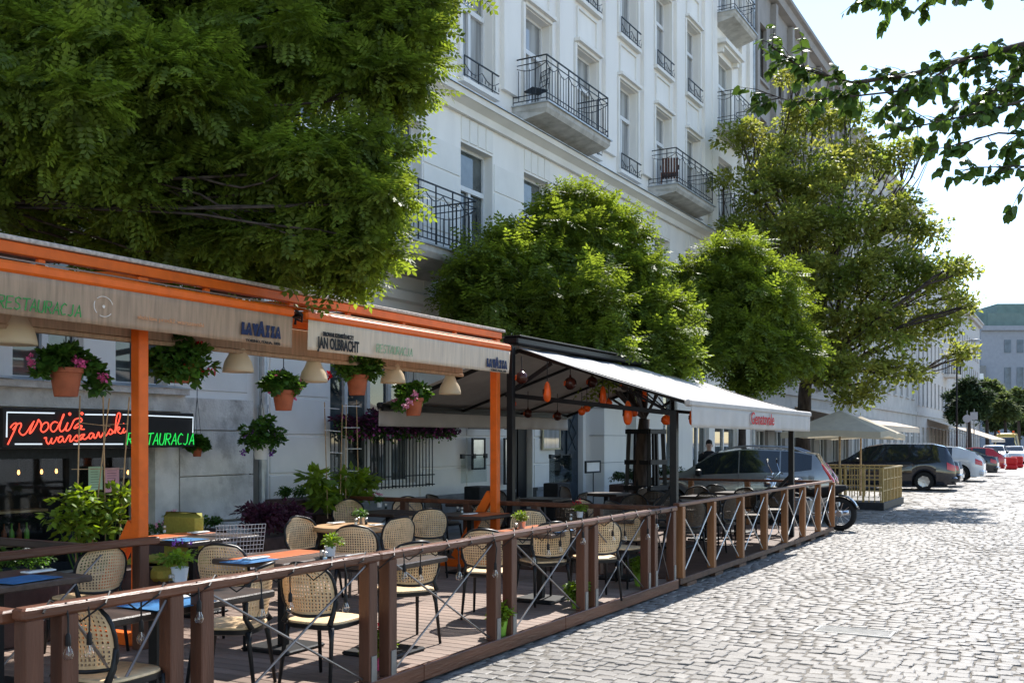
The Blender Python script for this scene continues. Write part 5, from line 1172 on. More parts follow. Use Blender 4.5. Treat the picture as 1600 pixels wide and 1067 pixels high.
LB = [(905,318,38,19.5),(930,345,38,19.7),(1040,530,40,18.6),(720,465,35,18.4),(1060,570,32,18.4),(960,365,45,19.8),(870,350,40,19.3),(900,400,75,19),(800,400,60,18.6),(750,440,50,18),(830,450,75,18),(730,485,40,17.8),(780,500,60,17.6),(900,490,80,18),(990,430,55,19.6),(1000,500,60,19.4),(850,540,50,17.8),(940,560,60,17.8),(1030,560,45,19),(1050,500,40,19.8),(1000,575,30,18),(770,450,45,19.4),(930,440,60,20.5)]
tree('robinia_tree', 'bright green mop-headed robinia rising over the grey awning in the centre', (-7.55, 18.9), LB, 13500, .27, PIN4, 'leaf_robinia', .15, (-7.5, 18.7, 2.25), nsub=24, droop=.9, sub=.3, inner=.3)
LC = [(1160,402,38,25),(1255,560,34,25.4),(1120,400,26,25.6),(1200,440,45,25.5),(1130,440,40,25),(1180,480,65,25),(1110,500,50,24.5),(1085,435,35,26),(1220,500,45,26),(1240,540,40,25.5),(1150,550,60,24.6),(1210,570,50,25),(1100,560,45,24),(1060,450,35,27),(1180,600,35,24.6),(1080,470,30,25)]
tree('robinia_tree', 'smaller bright robinia between the central one and the big linden', (-7.6, 25.6), LC, 7800, .3, PIN4, 'leaf_robinia', .12, (-7.5, 25.4, 2.9), nsub=22, droop=.9, sub=.3, inner=.3)
LD = [(1240,130,26,34),(1160,220,40,33),(1215,250,50,33),(1270,200,50,34),(1320,190,38,34),(1190,310,55,32),(1260,300,65,32),(1330,270,55,33),(1390,260,38,33),(1160,360,40,32),(1230,380,70,31),(1310,370,75,31),(1390,350,55,31),(1440,370,40,31),(1290,450,70,30),(1370,440,65,30),(1440,440,50,30),(1490,430,32,31),(1260,520,55,30),(1340,520,65,29.5),(1410,520,55,30),(1470,510,42,30.5),(1500,560,28,31),(1320,590,50,29),(1390,585,40,29.5),(1290,590,45,29),(1440,240,18,32),(1420,235,22,33),(1130,290,22,33),(1430,590,25,30),(1360,620,25,29.5),(1500,470,25,31),(1330,630,28,29),(1500,425,28,28.5),(1508,480,24,28.5)]  # last two lumps added to broaden the crown's shadow on the street
tree('linden_tree', 'tall open linden with yellowing leaves standing between the parked cars', (-7.45, 31.6), LD, 36000, .15, SIMPLE, 'leaf_linden', .26, (-7.4, 31.5, 3.6), nsub=34, droop=.5, inner=.22, sub=.26, flat=.95, twigs=1.6)
# foreground linden branch reaching in from the right
BR = thing('linden_branch', (3.2, 8.4, 3), 'leafy linden branches reaching into the upper right corner of the sky', 'branch')
q = MB(); L = []
paths = [([(1760,40),(1600,70),(1500,95),(1420,118),(1330,130),(1250,105),(1200,70)], 7.4, .028), ([(1500,95),(1430,140),(1340,150),(1240,160),(1185,142)], 7.3, .010), ([(1760,110),(1650,140),(1560,170),(1470,190),(1400,205)], 7.0, .014),
         ([(1760,200),(1640,212),(1560,208),(1500,225),(1470,232)], 6.9, .010), ([(1760,230),(1660,262),(1590,260),(1530,262),(1500,266)], 6.6, .008), ([(1760,20),(1680,-10),(1600,-30),(1500,-20),(1350,-5)], 7.6, .014), ([(1620,212),(1610,280),(1585,310)], 6.5, .005), ([(1650,60),(1600,110),(1540,150),(1480,160)], 7.5, .010), ([(1760,80),(1700,110),(1620,150),(1570,130)], 7.2, .01)]
tw = []
for pth, d, r in paths:
    P = [pt(x, y, d=d) for x, y in pth]; rs = [r*(1-.75*i/(len(P)-1)) for i in range(len(P))]; q.tube(P, rs, 6); tw.append((P, d, pth))
obj('branches', q, 'bark', BR, smooth='all')
V_, F_ = HEART; lm = None; cnt = 0; dens = [1, .8, .9, .75, .5, .8, .4, 1, 1]; q = MB(); spots = []
for (P, d, pth), dn in zip(tw, dens):
    for i in range(len(P)-1):
        D = (P[i+1]-P[i]); seg = D.length
        for j in range(max(1, int(seg*30*dn))):
            b = P[i].lerp(P[i+1], random.random()); dv = D.normalized()*random.uniform(.2, 1)+Vector((rng.normal()*.6, rng.normal()*.6, -.25+rng.normal()*.45)); dv.normalize(); Lt = random.uniform(.08, .3)
            e = b+dv*Lt; mid = b+dv*Lt*.5+Vector((0, 0, .015)); q.tube([b, mid, e], [.004, .003, .0015], 4)
            for k in range(int(3+Lt*26)):
                u = random.uniform(.25, 1.05); spots.append(((b+dv*Lt*u), dv))
obj('twigs', q, 'bark', BR, kind='stuff')
random.shuffle(spots); E = []; A_ = []; N_ = []
for k, (p0, dv) in enumerate(spots):
    ax = (dv*.6+Vector((rng.normal()*.8, rng.normal()*.8, -.5-.5*random.random()))).normalized(); no = Vector((rng.normal()*.5, rng.normal()*.5+.1, 1)).normalized(); s = random.uniform(.045, .085); p = p0+ax*.012
    if k < 298:
        sd = ax.cross(no).normalized(); n2 = sd.cross(ax); M = Matrix((ax, sd, n2)).transposed().to_4x4()
        if lm is None: mb = MB(); mb.add(V_, F_); o = obj('leaf', mb, 'leaf_branch', BR, local=True); lm = o.data
        else: o = bpy.data.objects.new('leaf', lm); S.collection.objects.link(o); o.parent = BR
        o.matrix_local = Matrix.Translation(p-ROOT[BR.name]) @ M @ Matrix.Scale(s, 4)
    else: E.append(p); A_.append(ax); N_.append(no)
mesh_obj('small_leaves', npmesh('small_leaves', [leaves(np.array(E), np.array(A_), np.array(N_), rng.uniform(.045, .085, len(E)), HEART)]), 'leaf_branch', BR, kind='stuff')
q = MB(); limb(q, (6.5, 9.5, 0), (6.2, 9.2, 3.2), .2, .15, 6, .04, 10); limb(q, (6.2, 9.2, 3.2), pt(1760, 60, d=7.4), .1, .03, 6, .08, 8); limb(q, (6.2, 9.2, 3.2), pt(1760, 210, d=6.9), .06, .012, 6, .08, 7); limb(q, (6.2, 9.2, 3.2), pt(1760, 25, d=7.6), .06, .02, 6, .08, 7); obj('trunk', q, 'bark', BR, smooth='all')
# far trees
def far_tree(px, py, rpx, d, mt, label, n=2600, sq=1.3):
    c = pt(px, py, d=d); r = rpx/1600*d; t = thing('tree', (c.x, c.y, 0), label, 'tree'); q = MB(); limb(q, (c.x, c.y, 0), (c.x, c.y, c.z), .25, .1, 5, .04, 8); obj('trunk', q, 'bark', t)
    L = [(c.x, c.y, c.z, r*.8)]+[(c.x+r*.6*math.cos(a), c.y+r*.6*math.sin(a), c.z+r*(rng.random()-.5)*sq, r*.55) for a in np.linspace(0, 5.6, 7)]+[(c.x, c.y, c.z+r*.8*sq, r*.5)]
    me = npmesh('crown', [crown(L, int(n*1.8), .32*d/90, SIMPLE, nsub=26)]); mesh_obj('crown', me, mt, t, kind='stuff')
far_tree(1513, 635, 30, 75, 'leaf_far_dark', 'dark rounded tree behind the parked cars at the end of the pale house', 5000)
far_tree(1545, 622, 20, 110, 'leaf_far', 'lighter tree just right of the dark rounded one', 2600); far_tree(1568, 645, 20, 105, 'leaf_far', 'mid green tree above the yellow van', 2600)
far_tree(1590, 640, 22, 125, 'leaf_far', 'yellowish tree at the right edge of the picture', 2600); far_tree(1555, 660, 16, 120, 'leaf_far_dark', 'low dark tree behind the yellow van', 1500); far_tree(1605, 665, 22, 128, 'leaf_far_dark', 'low dark tree cut by the right edge', 1500)
far_tree(1640, 650, 30, 130, 'leaf_far', 'tree beyond the right edge of the picture', 1500)
# tree guard
c = Vector((-7.55, 18.9, 0)); t = thing('tree_guard', c, 'tall dark wooden cage built round the trunk of the central tree', 'tree guard')
for k in range(4):
    an = k*math.pi/2+.55; q = MB(); q.beam((c.x+.42*math.cos(an), c.y+.42*math.sin(an), .05), (c.x+.33*math.cos(an), c.y+.33*math.sin(an), 2.05), .07, .07); obj('post', q, 'black_paint', t)
    for z, rr in ((.9, .385), (1.4, .365), (2.0, .35)):
        a2 = an+math.pi/2; q = MB(); q.beam((c.x+rr*1.1*math.cos(an), c.y+rr*1.1*math.sin(an), z), (c.x+rr*1.1*math.cos(a2), c.y+rr*1.1*math.sin(a2), z), .06, .09); obj('crossbar', q, 'black_paint', t)
    q = MB(); a2 = an+math.pi/4; q.beam((c.x+.30*math.cos(a2), c.y+.30*math.sin(a2), .05), (c.x+.25*math.cos(a2), c.y+.25*math.sin(a2), 2.0), .05, .05); obj('post', q, 'black_paint', t)
# ============================================================ CARS
def interp(x, pts):
    for (a, b), (c, d) in zip(pts, pts[1:]):
        if x <= c: u = (x-a)/(c-a) if c > a else 0; u = max(0, min(1, u)); u = u*u*(3-2*u)*.5+u*.5; return b+(d-b)*u
    return pts[-1][1]
def car(label, cat, L, Wd, paint, roof, belt, ws, wr=.34, wx=None, glass=None, loc=(0,0), rz=0, tail='side', roofrail=False, group='cars parked along the street'):
    """x runs from nose (0) to tail (L); roof/belt are height profiles; glass: list of (x0,x1) side panes"""
    t = thing('parked_car', (*loc, 0), label, cat, group, rz=rz); hw = Wd/2; wx = wx or (L*.19, L*.79)
    def zb(x):
        z = .22
        for w_ in wx:
            if abs(x-w_) < wr+.07: z = max(z, wr*.98+math.sqrt(max(0, (wr+.07)**2-(x-w_)**2)))
        return z
    def zr(x): return interp(x, roof)
    def zbelt(x): return min(interp(x, belt), zr(x)-.001)
    def half(x): e = min(x, L-x); return hw*(1-.32*max(0, 1-e/.45)**2.2)
    def sec(x, s):           # s 0..1 from sill to roof centre
        b, m_, r_ = zb(x), zbelt(x), zr(x); h = half(x)
        if s < .5: u = s/.5; z = b+(m_-b)*u; y = h*(.955+.045*math.sin(math.pi*min(1, u*.95)))
        elif s < .8: u = (s-.5)/.3; z = m_+(r_-m_)*u*.93; y = h*(.955-.20*u*min(1, (r_-m_)/.45))
        else: u = (s-.8)/.2; z = m_+(r_-m_)*(.93+.07*math.sin(u*math.pi/2)); y = h*(.955-.20*min(1, (r_-m_)/.45))*(1-u)**.75
        return (x, y, z)
    xs = sorted({0, .02, .08, *np.linspace(.16, L-.16, 60), L-.08, L-.02, L, *[w_+k*(wr+.07) for w_ in wx for k in (-1, -.999, .999, 1)]})
    xs = [x for x in xs if 0 <= x <= L]; ss = [0, .12, .25, .38, .5, .58, .68, .8, .86, .92, 1.0]; m = MB()
    for sgn in (1, -1):
        V = [(x, sgn*sec(x, s)[1], sec(x, s)[2]) for x in xs for s in ss]; k = len(ss)
        F = [(i*k+j, (i+1)*k+j, (i+1)*k+j+1, i*k+j+1) for i in range(len(xs)-1) for j in range(k-1)]
        m.add(V, F if sgn < 0 else [f[::-1] for f in F])
    for x in (0, L): V = [(x, sec(x, s)[1], sec(x, s)[2]) for s in ss]+[(x, -sec(x, s)[1], sec(x, s)[2]) for s in reversed(ss)]; m.add(V, [tuple(range(len(V)))])
    obj('body', m, paint, t, local=True, smooth=True)
    m = MB(); m.box(.3, -hw*.8, .2, L-.3, hw*.8, .75); obj('underbody', m, 'dark', t, local=True)
    def pane(x0, x1, s0, s1, name='side_window', mt='car_glass', out=.006, n=10):
        for sgn in (1, -1):
            m = MB(); m.grid(lambda u, v: (lambda p: (p[0], sgn*(p[1]+out), p[2]+out*.5))(sec(x0+(x1-x0)*u, s0+(s1-s0)*v)), n, 4); obj(name, m, mt, t, local=True, smooth='all')
    for x0, x1 in glass: pane(x0, x1, .515, .785)
    def cross_pane(x0, x1, w0, name):    # windscreen / rear window over the centre
        m = MB(); N = 10
        def f(u, v):
            x = x0+(x1-x0)*u; h = half(x)*(.955-.20*min(1, (zr(x)-zbelt(x))/.45))*w0; yy = (2*v-1); p = zr(x)
            return (x+(-.008 if x0 < L/2 else .008), yy*h, p-.03*abs(yy)**3*.6+.008)
        m.grid(f, 8, N); obj(name, m, 'car_glass', t, local=True, smooth='all')
    cross_pane(*ws[0], .95, 'windscreen'); cross_pane(*ws[1], .9, 'rear_window')
    # door lines, handles, sills, lamps, mirrors, bumpers
    gx = [g_[0]-.02 for g_ in glass]+[glass[-1][1] if len(glass) < 3 else glass[-2][1]+.02]
    m = MB()
    for x in gx[:3]:
        for sgn in (1, -1):
            P = [sec(x, s) for s in (.10, .25, .38, .5)]; 
            for a, b in zip(P, P[1:]): m.beam((a[0], sgn*(a[1]+.001), a[2]), (b[0], sgn*(b[1]+.001), b[2]), .008, .008)
    obj('door_gap', m, 'dark', t, local=True)
    for g_ in glass[:2]:
        for sgn in (1, -1): p = sec(g_[1]-.18, .43); m = MB(); m.bbox(p[0]-.09, sgn*p[1]-.02, p[2]-.012, p[0]+.09, sgn*p[1]+.02, p[2]+.014, .008); obj('door_handle', m, 'chrome' if paint == 'car_grey' else paint, t, local=True)
    for sgn in (1, -1):
        p = sec(glass[0][0]+.1, .5); m = MB(); m.bbox(p[0]-.07, (sgn*(p[1]+.09))-.09, p[2], p[0]+.06, (sgn*(p[1]+.09))+.09, p[2]+.15, .03); obj('mirror', m, 'black_paint', t, local=True, smooth=True)
    tl = (.40, .97) if tail == 'tall' else (.36, .52); tl = (.36, .74) if tail == 'tall' else tl
    pane(L-.32, L-.04, tl[0], tl[1], 'tail_light', 'tail_red', .012, 4) if tail != 'tall' else None
    if tail == 'tall':
        for sgn in (1, -1):
            m = MB(); pts = [sec(L-.07 if s < .5 else x_, s) for s, x_ in ((.36, 0), (.44, 0), (.5, L-.09), (.58, L-.12), (.66, L-.17), (.74, L-.24), (.79, L-.3))]
            m.tube([(p[0], sgn*(p[1]-.02), p[2]) for p in pts], [.06, .07, .06, .05, .045, .04, .02], 8); obj('tail_light', m, 'tail_red', t, local=True, smooth='all')
    pane(.06, .38, .36, .47, 'headlight', 'alloy', .012, 4)
    m = MB()
    for x0, x1 in ((-.03, .25), (L-.25, L+.04)): m.bbox(x0, -hw*.88, .28, x1, hw*.88, .52, .06)
    obj('bumper', m, paint if paint != 'car_grey' else 'black_paint', t, local=True, smooth=True)
    m = MB(); m.box(L+.041, -.26, .36, L+.047, .26, .46); obj('number_plate', m, 'paper', t, local=True)
    if roofrail:
        for sgn in (1, -1): m = MB(); m.tube([(x, sgn*hw*.66, zr(x)+(.03 if 0 < i < 7 else -.01)) for i, x in enumerate(np.linspace(ws[0][1]+.15, ws[1][0]-.2, 8))], .016, 6); obj('roof_rail', m, 'steel', t, local=True)
    for w_ in wx:
        for sgn in (1, -1):
            yo = sgn*(hw-.02); c = (w_, yo, wr); o = MB(); a_, b_ = (-.2*sgn, 0); o.lathe([(wr*.6, -.2), (wr*.94, -.2), (wr, -.16), (wr, -.04), (wr*.94, 0), (wr*.64, .0), (wr*.6, -.03)] if sgn > 0 else [(wr*.6, .2), (wr*.94, .2), (wr, .16), (wr, .04), (wr*.94, 0), (wr*.64, .0), (wr*.6, .03)], c, 28, 'y', False)
            wo = obj('wheel', o, 'rubber', t, local=True, smooth=True); o = MB(); o.lathe([(wr*.64, -.005*sgn), (wr*.62, -.04*sgn), (wr*.55, -.05*sgn), (.0, -.07*sgn)], c, 24, 'y', False)
            for k in range(7):
                an = k*2*math.pi/7; o.beam((w_+.04*math.cos(an), yo-.02*sgn, wr+.04*math.sin(an)), (w_+wr*.62*math.cos(an), yo-.012*sgn, wr+wr*.62*math.sin(an)), .045, .02, up=(0,1,0))
            o.lathe([(.05, -.03*sgn), (.05, -.008*sgn), (.0, -.004*sgn)], c, 10, 'y', False); obj('rim', o, 'alloy', wo, local=True)
    return t
RZ0 = 0  # nose towards the houses: local +x (nose->tail) points to +X of the world
def parkx(rear_x, L): return rear_x-L
car('dark silver compact suv with tall red tail lamps parked behind the motorcycle', 'suv', 4.55, 1.82, 'car_grey', [(0,.72),(.15,.92),(.95,1.06),(1.15,1.10),(2.0,1.60),(2.6,1.68),(3.5,1.65),(4.1,1.54),(4.35,1.2),(4.5,1.0),(4.55,.8)], [(0,.65),(.6,.88),(1.2,1.02),(3.5,1.10),(4.2,1.18),(4.55,.9)],
    ((1.22,1.95),(4.12,4.36)), .36, (.92, 3.55), [(1.5,2.46),(2.49,3.36),(3.39,4.05)], (-4.86-4.5, 23.0), R(9), 'tall', True)
car('black long minivan parked beyond the yellow railing', 'minivan', 5.1, 1.99, 'car_black', [(0,.70),(.12,.90),(.9,1.06),(1.1,1.10),(2.1,1.66),(2.7,1.76),(4.3,1.75),(4.75,1.66),(5.0,1.15),(5.1,.8)], [(0,.65),(.6,.9),(1.2,1.04),(4.5,1.10),(5.1,.9)], ((1.15,2.0),(4.78,4.98)), .34, (.95, 4.0), [(1.6,2.68),(2.71,3.74),(3.77,4.7)], (-4.2-5.05, 40.7), R(7))
car('dark grey saloon parked right behind the black minivan', 'sedan', 4.7, 1.84, 'car_dark', [(0,.6),(.15,.8),(1.1,.95),(1.3,.98),(2.1,1.38),(2.7,1.43),(3.4,1.34),(4.2,1.06),(4.62,1.0),(4.7,.7)], [(0,.55),(.6,.78),(1.4,.92),(4.1,.99),(4.7,.8)], ((1.35,2.05),(3.45,4.1)), .33, (.95, 3.75), [(1.7,2.5),(2.58,3.3)], (-4.35-4.7, 45.0), 0)
car('white crossover parked between two dark cars', 'suv', 4.5, 1.85, 'car_white', [(0,.7),(.15,.9),(1.0,1.04),(1.2,1.08),(2.0,1.55),(2.6,1.62),(3.4,1.58),(4.1,1.35),(4.4,1.05),(4.5,.8)], [(0,.62),(.6,.85),(1.2,1.0),(3.9,1.12),(4.5,.9)], ((1.25,1.95),(3.75,4.25)), .36, (.92, 3.55), [(1.65,2.4),(2.5,3.2)], (-4.0-4.5, 51.5), 0)
car('black saloon parked beyond the white crossover', 'sedan', 4.7, 1.84, 'car_dark', [(0,.6),(.15,.8),(1.1,.95),(1.3,.98),(2.1,1.38),(2.7,1.43),(3.4,1.34),(4.2,1.06),(4.62,1.0),(4.7,.7)], [(0,.55),(.6,.78),(1.4,.92),(4.1,.99),(4.7,.8)], ((1.35,2.05),(3.45,4.1)), .33, (.95, 3.75), [(1.7,2.5),(2.58,3.3)], (-4.0-4.7, 60.0), 0)
car('red hatchback parked beyond the black saloon', 'hatchback', 4.0, 1.75, 'car_red', [(0,.6),(.15,.85),(.9,.98),(1.1,1.02),(1.8,1.42),(2.4,1.48),(3.3,1.42),(3.8,1.05),(4,.8)], [(0,.55),(.6,.8),(1.1,.95),(3.5,1.02),(4,.8)], ((1.15,1.75),(3.4,3.75)), .31, (.8, 3.3), [(1.5,2.2),(2.3,3.0)], (-4.1-4.0, 67.0), 0)
car('pale blue grey car facing down the street before the yellow van', 'car', 4.3, 1.78, 'car_white', [(0,.6),(.15,.85),(.9,.98),(1.1,1.05),(1.8,1.5),(2.4,1.58),(3.5,1.55),(4.1,1.2),(4.3,.8)], [(0,.55),(.6,.8),(1.1,.98),(3.7,1.02),(4.3,.8)], ((1.15,1.75),(3.7,4.1)), .32, (.85, 3.5), [(1.5,2.3),(2.4,3.1)], (-5.9, 82), R(90))
car('white car standing in front of the yellow van', 'car', 4.3, 1.78, 'car_white', [(0,.6),(.15,.85),(.9,.98),(1.1,1.02),(1.8,1.42),(2.4,1.48),(3.5,1.42),(4.1,1.05),(4.3,.8)], [(0,.55),(.6,.8),(1.1,.95),(3.7,1.02),(4.3,.8)], ((1.15,1.75),(3.7,4.1)), .32, (.85, 3.5), [(1.5,2.3),(2.4,3.1)], (-5.1, 92), R(90))
vn = car('yellow high roofed van with two orange beacons facing the viewer far down the street', 'van', 5.6, 2.05, 'car_yellow', [(0,.9),(.15,1.15),(.7,1.3),(1.5,2.2),(1.9,2.6),(5.4,2.65),(5.6,2.3)], [(0,.8),(.5,1.1),(1.0,1.3),(5.3,1.35),(5.6,1.3)], ((.75,1.5),(5.5,5.58)), .36, (.95, 4.5), [(1.3,2.1)], (-6.35, 103), R(90))
for s in (-.6, .6): m = MB(); m.lathe([(.1, 0), (.1, .15), (.05, .2)], (1.9, s, 2.62), 10); obj('beacon', m, 'gourd_orange', vn, local=True)
car('dark red car cut by the right edge far down the street', 'car', 4.3, 1.78, 'car_red', [(0,.6),(.15,.85),(.9,.98),(1.1,1.02),(1.8,1.42),(2.4,1.48),(3.5,1.42),(4.1,1.05),(4.3,.8)], [(0,.55),(.6,.8),(1.1,.95),(3.7,1.02),(4.3,.8)], ((1.15,1.75),(3.7,4.1)), .32, (.85, 3.5), [(1.5,2.3),(2.4,3.1)], (-5.0, 125), R(90))
for i, (x, y) in enumerate(((-4.2, 74), (-4.1, 79))):
    t = thing('road_barrier', (x, y, 0), 'red plastic road barrier standing '+('nearer, beside the red hatchback' if i == 0 else 'further, before the pale car'), 'barrier', 'red plastic barriers'); m = MB(); m.bbox(-.4, -.2, .0, .4, .2, .3, .08); m.bbox(-.38, -.12, .301, .38, .12, .8, .06); obj('body', m, 'plastic_red', t, local=True)
# ============================================================ MOTORCYCLE
c = Vector((-5.2, 21.35, 0)); t = thing('motorcycle', c, 'black motorcycle with chrome handlebar parked at the far end of the pine fence', 'motorcycle')
for wx_, lab in ((.86, 'rear'), (-.72, 'front')):
    q = MB(); q.lathe([(.24, -.07), (.30, -.075), (.335, -.04), (.345, 0), (.335, .04), (.30, .075), (.24, .07), (.24, -.07)], (wx_, 0, .345), 32, 'y', False); w_ = obj('wheel', q, 'rubber', t, local=True, smooth='all'); q = MB()
    for k in range(10): an = k*math.pi/5; q.tube([(wx_, 0, .345), (wx_+.24*math.cos(an), 0, .345+.24*math.sin(an))], .008, 4)
    q.lathe([(.06, -.08), (.06, .08)], (wx_, 0, .345), 12, 'y'); obj('rim', q, 'alloy', w_, local=True)
    q = MB(); q.grid(lambda u, v: (wx_+.39*math.cos(.3+2.4*u), (.1*(2*v-1)), .345+.39*math.sin(.3+2.4*u)-.02*(2*v-1)**2), 12, 4); obj('mudguard', q, 'car_black', t, local=True, smooth='all', solid=.01)
q = MB(); q.tube([(-.35, 0, .72), (-.2, 0, .88), (.05, 0, .9), (.2, 0, .78)], [.06, .17, .17, .1], 12); obj('fuel_tank', q, 'car_black', t, local=True, smooth='all')
q = MB(); q.tube([(.15, 0, .78), (.45, 0, .76), (.75, 0, .82), (1.0, 0, .88)], [.08, .13, .12, .05], 10); obj('saddle', q, 'rubber', t, local=True, smooth='all')
q = MB(); q.bbox(-.25, -.16, .3, .3, .16, .65, .05); q.lathe([(.12, -.22), (.12, .22)], (.1, 0, .42), 14, 'y'); obj('engine', q, 'galv', t, local=True)
q = MB(); q.tube([(-.1, .17, .35), (.4, .2, .3), (1.0, .2, .36)], [.03, .04, .045], 8); obj('exhaust', q, 'chrome', t, local=True, smooth='all')
q = MB()
for s in (-.09, .09): q.tube([(-.72, s, .345), (-.45, s, 1.0)], .022, 8)
q.tube([(-.4, -.42, 1.12), (-.42, -.25, 1.16), (-.46, 0, 1.05), (-.42, .25, 1.16), (-.4, .42, 1.12)], .016, 8); obj('fork', q, 'chrome', t, local=True, smooth='all')
q = MB(); q.tube([(-.66, 0, .95), (-.60, 0, .95), (-.48, 0, .95)], [.1, .1, .05], 14); obj('headlight', q, 'chrome', t, local=True, smooth='all')
for s in (-1, 1): q = MB(); q.tube([(-.42, s*.3, 1.14), (-.5, s*.36, 1.34)], .008, 5); q.lathe([(0, -.01), (.06, -.01), (.06, .01), (0, .012)], (-.5, s*.38, 1.4), 14, 'x', False); obj('mirror', q, 'chrome', t, local=True)
t.rotation_euler = (0, 0, 0)
# ============================================================ PERSON
pq = pt(1108, 690, d=27.5); sk = thing('person', (pq.x, pq.y, .02), 'person in a black T-shirt standing behind the silver suv', 'person', rz=R(205))
bm = bpy.data.meshes.new('body')
J = [(0,0,.98,.15,.11), (0,0,1.12,.145,.10), (0,0,1.3,.17,.115), (0,0,1.44,.15,.10), (0,-.005,1.52,.06,.06), (0,.01,1.6,.065,.075), (0,.015,1.68,.078,.092), (0,.0,1.76,.06,.075),
     (-.19,0,1.44,.06,.06), (-.25,.0,1.2,.045,.045), (-.22,.12,1.0,.035,.035), (-.2,.2,.95,.035,.02), (.19,0,1.44,.06,.06), (.26,.0,1.2,.045,.045), (.22,.13,1.02,.035,.035), (.2,.21,.97,.035,.02),
     (-.1,0,.88,.095,.095), (-.11,.02,.5,.06,.06), (-.11,0,.1,.04,.04), (-.11,.14,.05,.045,.03), (.1,0,.88,.095,.095), (.11,.02,.5,.06,.06), (.11,0,.1,.04,.04), (.11,.14,.05,.045,.03)]
E_ = [(0,1),(1,2),(2,3),(3,4),(4,5),(5,6),(6,7),(3,8),(8,9),(9,10),(10,11),(3,12),(12,13),(13,14),(14,15),(0,16),(16,17),(17,18),(18,19),(0,20),(20,21),(21,22),(22,23)]
bm.from_pydata([j[:3] for j in J], E_, []); bo = bpy.data.objects.new('body', bm); S.collection.objects.link(bo); bo.parent = sk
md = bo.modifiers.new('skin', 'SKIN')
for i, j in enumerate(J): bm.skin_vertices[0].data[i].radius = j[3:5]
bm.skin_vertices[0].data[0].use_root = True; sd = bo.modifiers.new('sub', 'SUBSURF'); sd.levels = 2; sd.render_levels = 2
bm.materials.append(MATS['skin'])
q = MB(); q.lathe([(.185, .95), (.175, 1.1), (.2, 1.3), (.205, 1.43), (.17, 1.49), (.1, 1.53), (.075, 1.54)], (0,0,0), 20, cap=False); q.v = [(x, y*.68, z) for x, y, z in q.v]
for s in (-1, 1): q.tube([(s*.15, 0, 1.43), (s*.215, 0, 1.40), (s*.25, 0, 1.24)], [.075, .075, .062], 10)
obj('t_shirt', q, 'cloth_black', sk, local=True, smooth='all')
q = MB()
for s in (-1, 1): q.tube([(s*.07, 0, 1.0), (s*.1, 0, .88), (s*.11, .02, .5), (s*.11, 0, .1)], [.11, .11, .08, .07], 10)
obj('trousers', q, 'cloth_black', sk, local=True, smooth='all')
q = MB(); q.lathe([(.086, 1.70), (.09, 1.75), (.075, 1.81), (.03, 1.84), (0, 1.845)], (0, -.012, 0), 16, cap=False); q.v = [(x, y*1.15, z+(.03 if y > .02 and z < 1.74 else 0)) for x, y, z in q.v]; obj('hair', q, 'hair', sk, local=True, smooth='all')
q = MB(); q.tube([(0, .085, 1.69), (0, .112, 1.655), (0, .09, 1.645)], [.01, .015, .01], 6)
for s in (-1, 1): q.tube([(s*.03, .088, 1.695), (s*.03, .094, 1.695)], .012, 6); q.tube([(s*.078, .0, 1.70), (s*.088, -.005, 1.67), (s*.078, .0, 1.64)], .012, 6)
q.tube([(-.03, .088, 1.615), (0, .094, 1.612), (.03, .088, 1.615)], .007, 5); obj('face', q, 'skin', sk, local=True, smooth='all')
# ============================================================ THIRD TERRACE with yellow railing and umbrella
t = thing('platform', (-6, 30, 0), 'dark low platform of the third terrace with a yellow railing', 'terrace'); m = MB(); m.bbox(-8.6, 28.2, 0, -4.6, 31.6, .2, .01); obj('deck', m, 'planter_dark', t)
R_ = thing('yellow_railing', (-4.7, 28.3, .2), 'yellow ochre metal railing round the small third terrace', 'railing')
def yr(a, b, z0=.2, h=.9):
    A = Vector((*a, z0)); Bv = Vector((*b, z0)); n = int((Bv-A).length/.14); up = Vector((0,0,1)); q = MB()
    for i in range(n+1): p = A.lerp(Bv, i/n); q.beam(p, p+up*h, .022 if i % 4 else .05, .022 if i % 4 else .05, up=(0,1,0))
    for z in (.3, .6): q.beam(A+up*z, Bv+up*z, .025, .025)
    obj('bar', q, 'rail_yellow', R_); q = MB(); q.beam(A+up*h, Bv+up*h, .07, .04); obj('handrail', q, 'rail_yellow', R_)
yr((-4.65, 28.3), (-4.65, 31.5)); yr((-6.3, 28.3), (-4.7, 28.3)); yr((-8.5, 31.5), (-4.7, 31.5)); yr((-8.5, 28.3), (-6.6, 28.3))
def umbrella(px, py, d, w, label, zt=None, pole_px=None):
    c = pt(px, py, d=d); t = thing('patio_umbrella', (c.x, c.y, 0), label, 'umbrella', 'square beige umbrellas'); q = MB(); h = w/2; top = c.z
    V = [(c.x, c.y, top)]+[(c.x+h*a, c.y+h*b, top-.62+(.06 if a*b == 0 else 0)) for a, b in ((-1,-1),(0,-1),(1,-1),(1,0),(1,1),(0,1),(-1,1),(-1,0))]
    V += [(x, y, z-.16) for x, y, z in V[1:]]; q.add(V, [(0, i+1, (i+1)%8+1) for i in range(8)]+[(i+1, i+9, (i+1)%8+9, (i+1)%8+1) for i in range(8)]); obj('canopy', q, 'umbrella', t)
    q = MB(); q.tube([(c.x, c.y, 0), (c.x, c.y, top-.05)], .03, 8); obj('pole', q, 'cane', t); q = MB()
    for a, b in ((-1,-1),(1,-1),(1,1),(-1,1)): q.tube([(c.x, c.y, top-.1), (c.x+h*a*.97, c.y+h*b*.97, top-.64)], .012, 5)
    obj('rib', q, 'cane', t)
umbrella(1312, 641, 28.5, 2.6, 'beige square umbrella at the end of the grey awning, over the third terrace'); umbrella(1345, 650, 33.5, 2.4, 'smaller pale umbrella further behind on the third terrace')
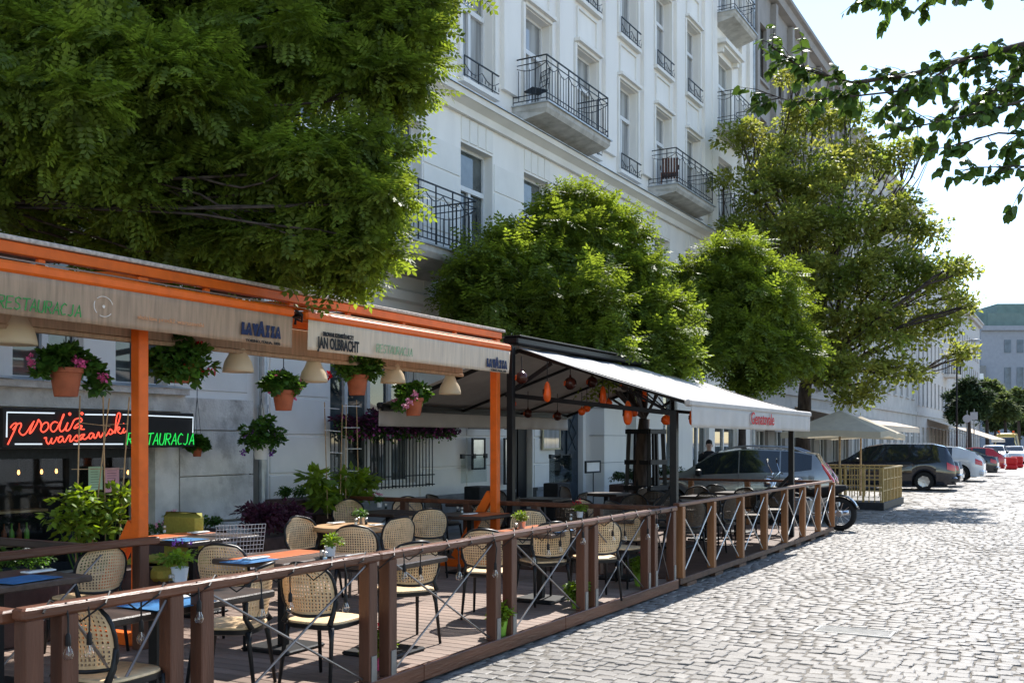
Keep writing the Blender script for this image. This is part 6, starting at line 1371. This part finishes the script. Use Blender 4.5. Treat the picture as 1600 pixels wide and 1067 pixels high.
# shop awnings on the far houses
def shop_awning(y0, y1, z, out, label, mt='canvas_cream', drop=1.0):
    t = thing('shop_awning', (FX, (y0+y1)/2, z), label, 'awning'); q = MB(); q.add([(FX, y0, z), (FX, y1, z), (FX+out, y1, z-drop), (FX+out, y0, z-drop), (FX+out, y0, z-drop-.25), (FX+out, y1, z-drop-.25)], [(0,1,2,3), (3,2,5,4)]); obj('fabric', q, mt, t, solid=.02)
    q = MB(); q.beam((FX, y0+.1, z-.6), (FX+out, y0+.1, z-drop-.02), .04, .04); q.beam((FX, y1-.1, z-.6), (FX+out, y1-.1, z-drop-.02), .04, .04); obj('arm', q, 'steel', t)
shop_awning(44, 56, 3.3, 3.4, 'long white shop awning on the grey house', drop=.8); shop_awning(86, 101, 3.6, 4.6, 'wide pale awning sloping down from the pale house', 'canvas_cream', 1.6)
shop_awning(38, 42, 3.0, 1.5, 'short pale awning right after the white tenement', drop=.5)
# traffic signs, street lamp
for px, py, d, k in ((1511, 654, 62, 0), (1522, 651, 66, 1)):
    c = pt(px, py, d=d); t = thing('traffic_sign', (c.x, c.y, 0), ('round' if k == 0 else 'rectangular')+' traffic sign on a pole in front of the dark tree', 'traffic sign'); q = MB(); q.tube([(c.x, c.y, 0), (c.x, c.y, c.z+.5)], .035, 8); obj('pole', q, 'galv', t)
    q = MB()
    if k == 0: q.lathe([(0, 0), (.24, 0), (.24, .02), (0, .02)], (c.x, c.y-.06, c.z), 20, 'y', False)
    else: q.box(c.x-.22, c.y-.06, c.z-.2, c.x+.22, c.y-.04, c.z+.3)
    obj('plate', q, 'sign_grey', t)
def street_lamp(x, y, h, label):
    t = thing('street_lamp', (x, y, 0), label, 'street lamp', 'street lamps along the pavement'); q = MB(); q.tube([(x, y, 0), (x, y, h), (x+.25, y, h+.35), (x+.9, y, h+.4)], [.06, .045, .035, .03], 8); obj('pole', q, 'iron', t, smooth='all'); q = MB(); q.tube([(x+.85, y, h+.38), (x+1.1, y, h+.38), (x+1.35, y, h+.35)], [.06, .1, .05], 8); obj('lamp_head', q, 'sign_grey', t, smooth='all')
p = pt(1495, 690, d=62); street_lamp(p.x, p.y, 7.5, 'slim street lamp rising before the pale house')
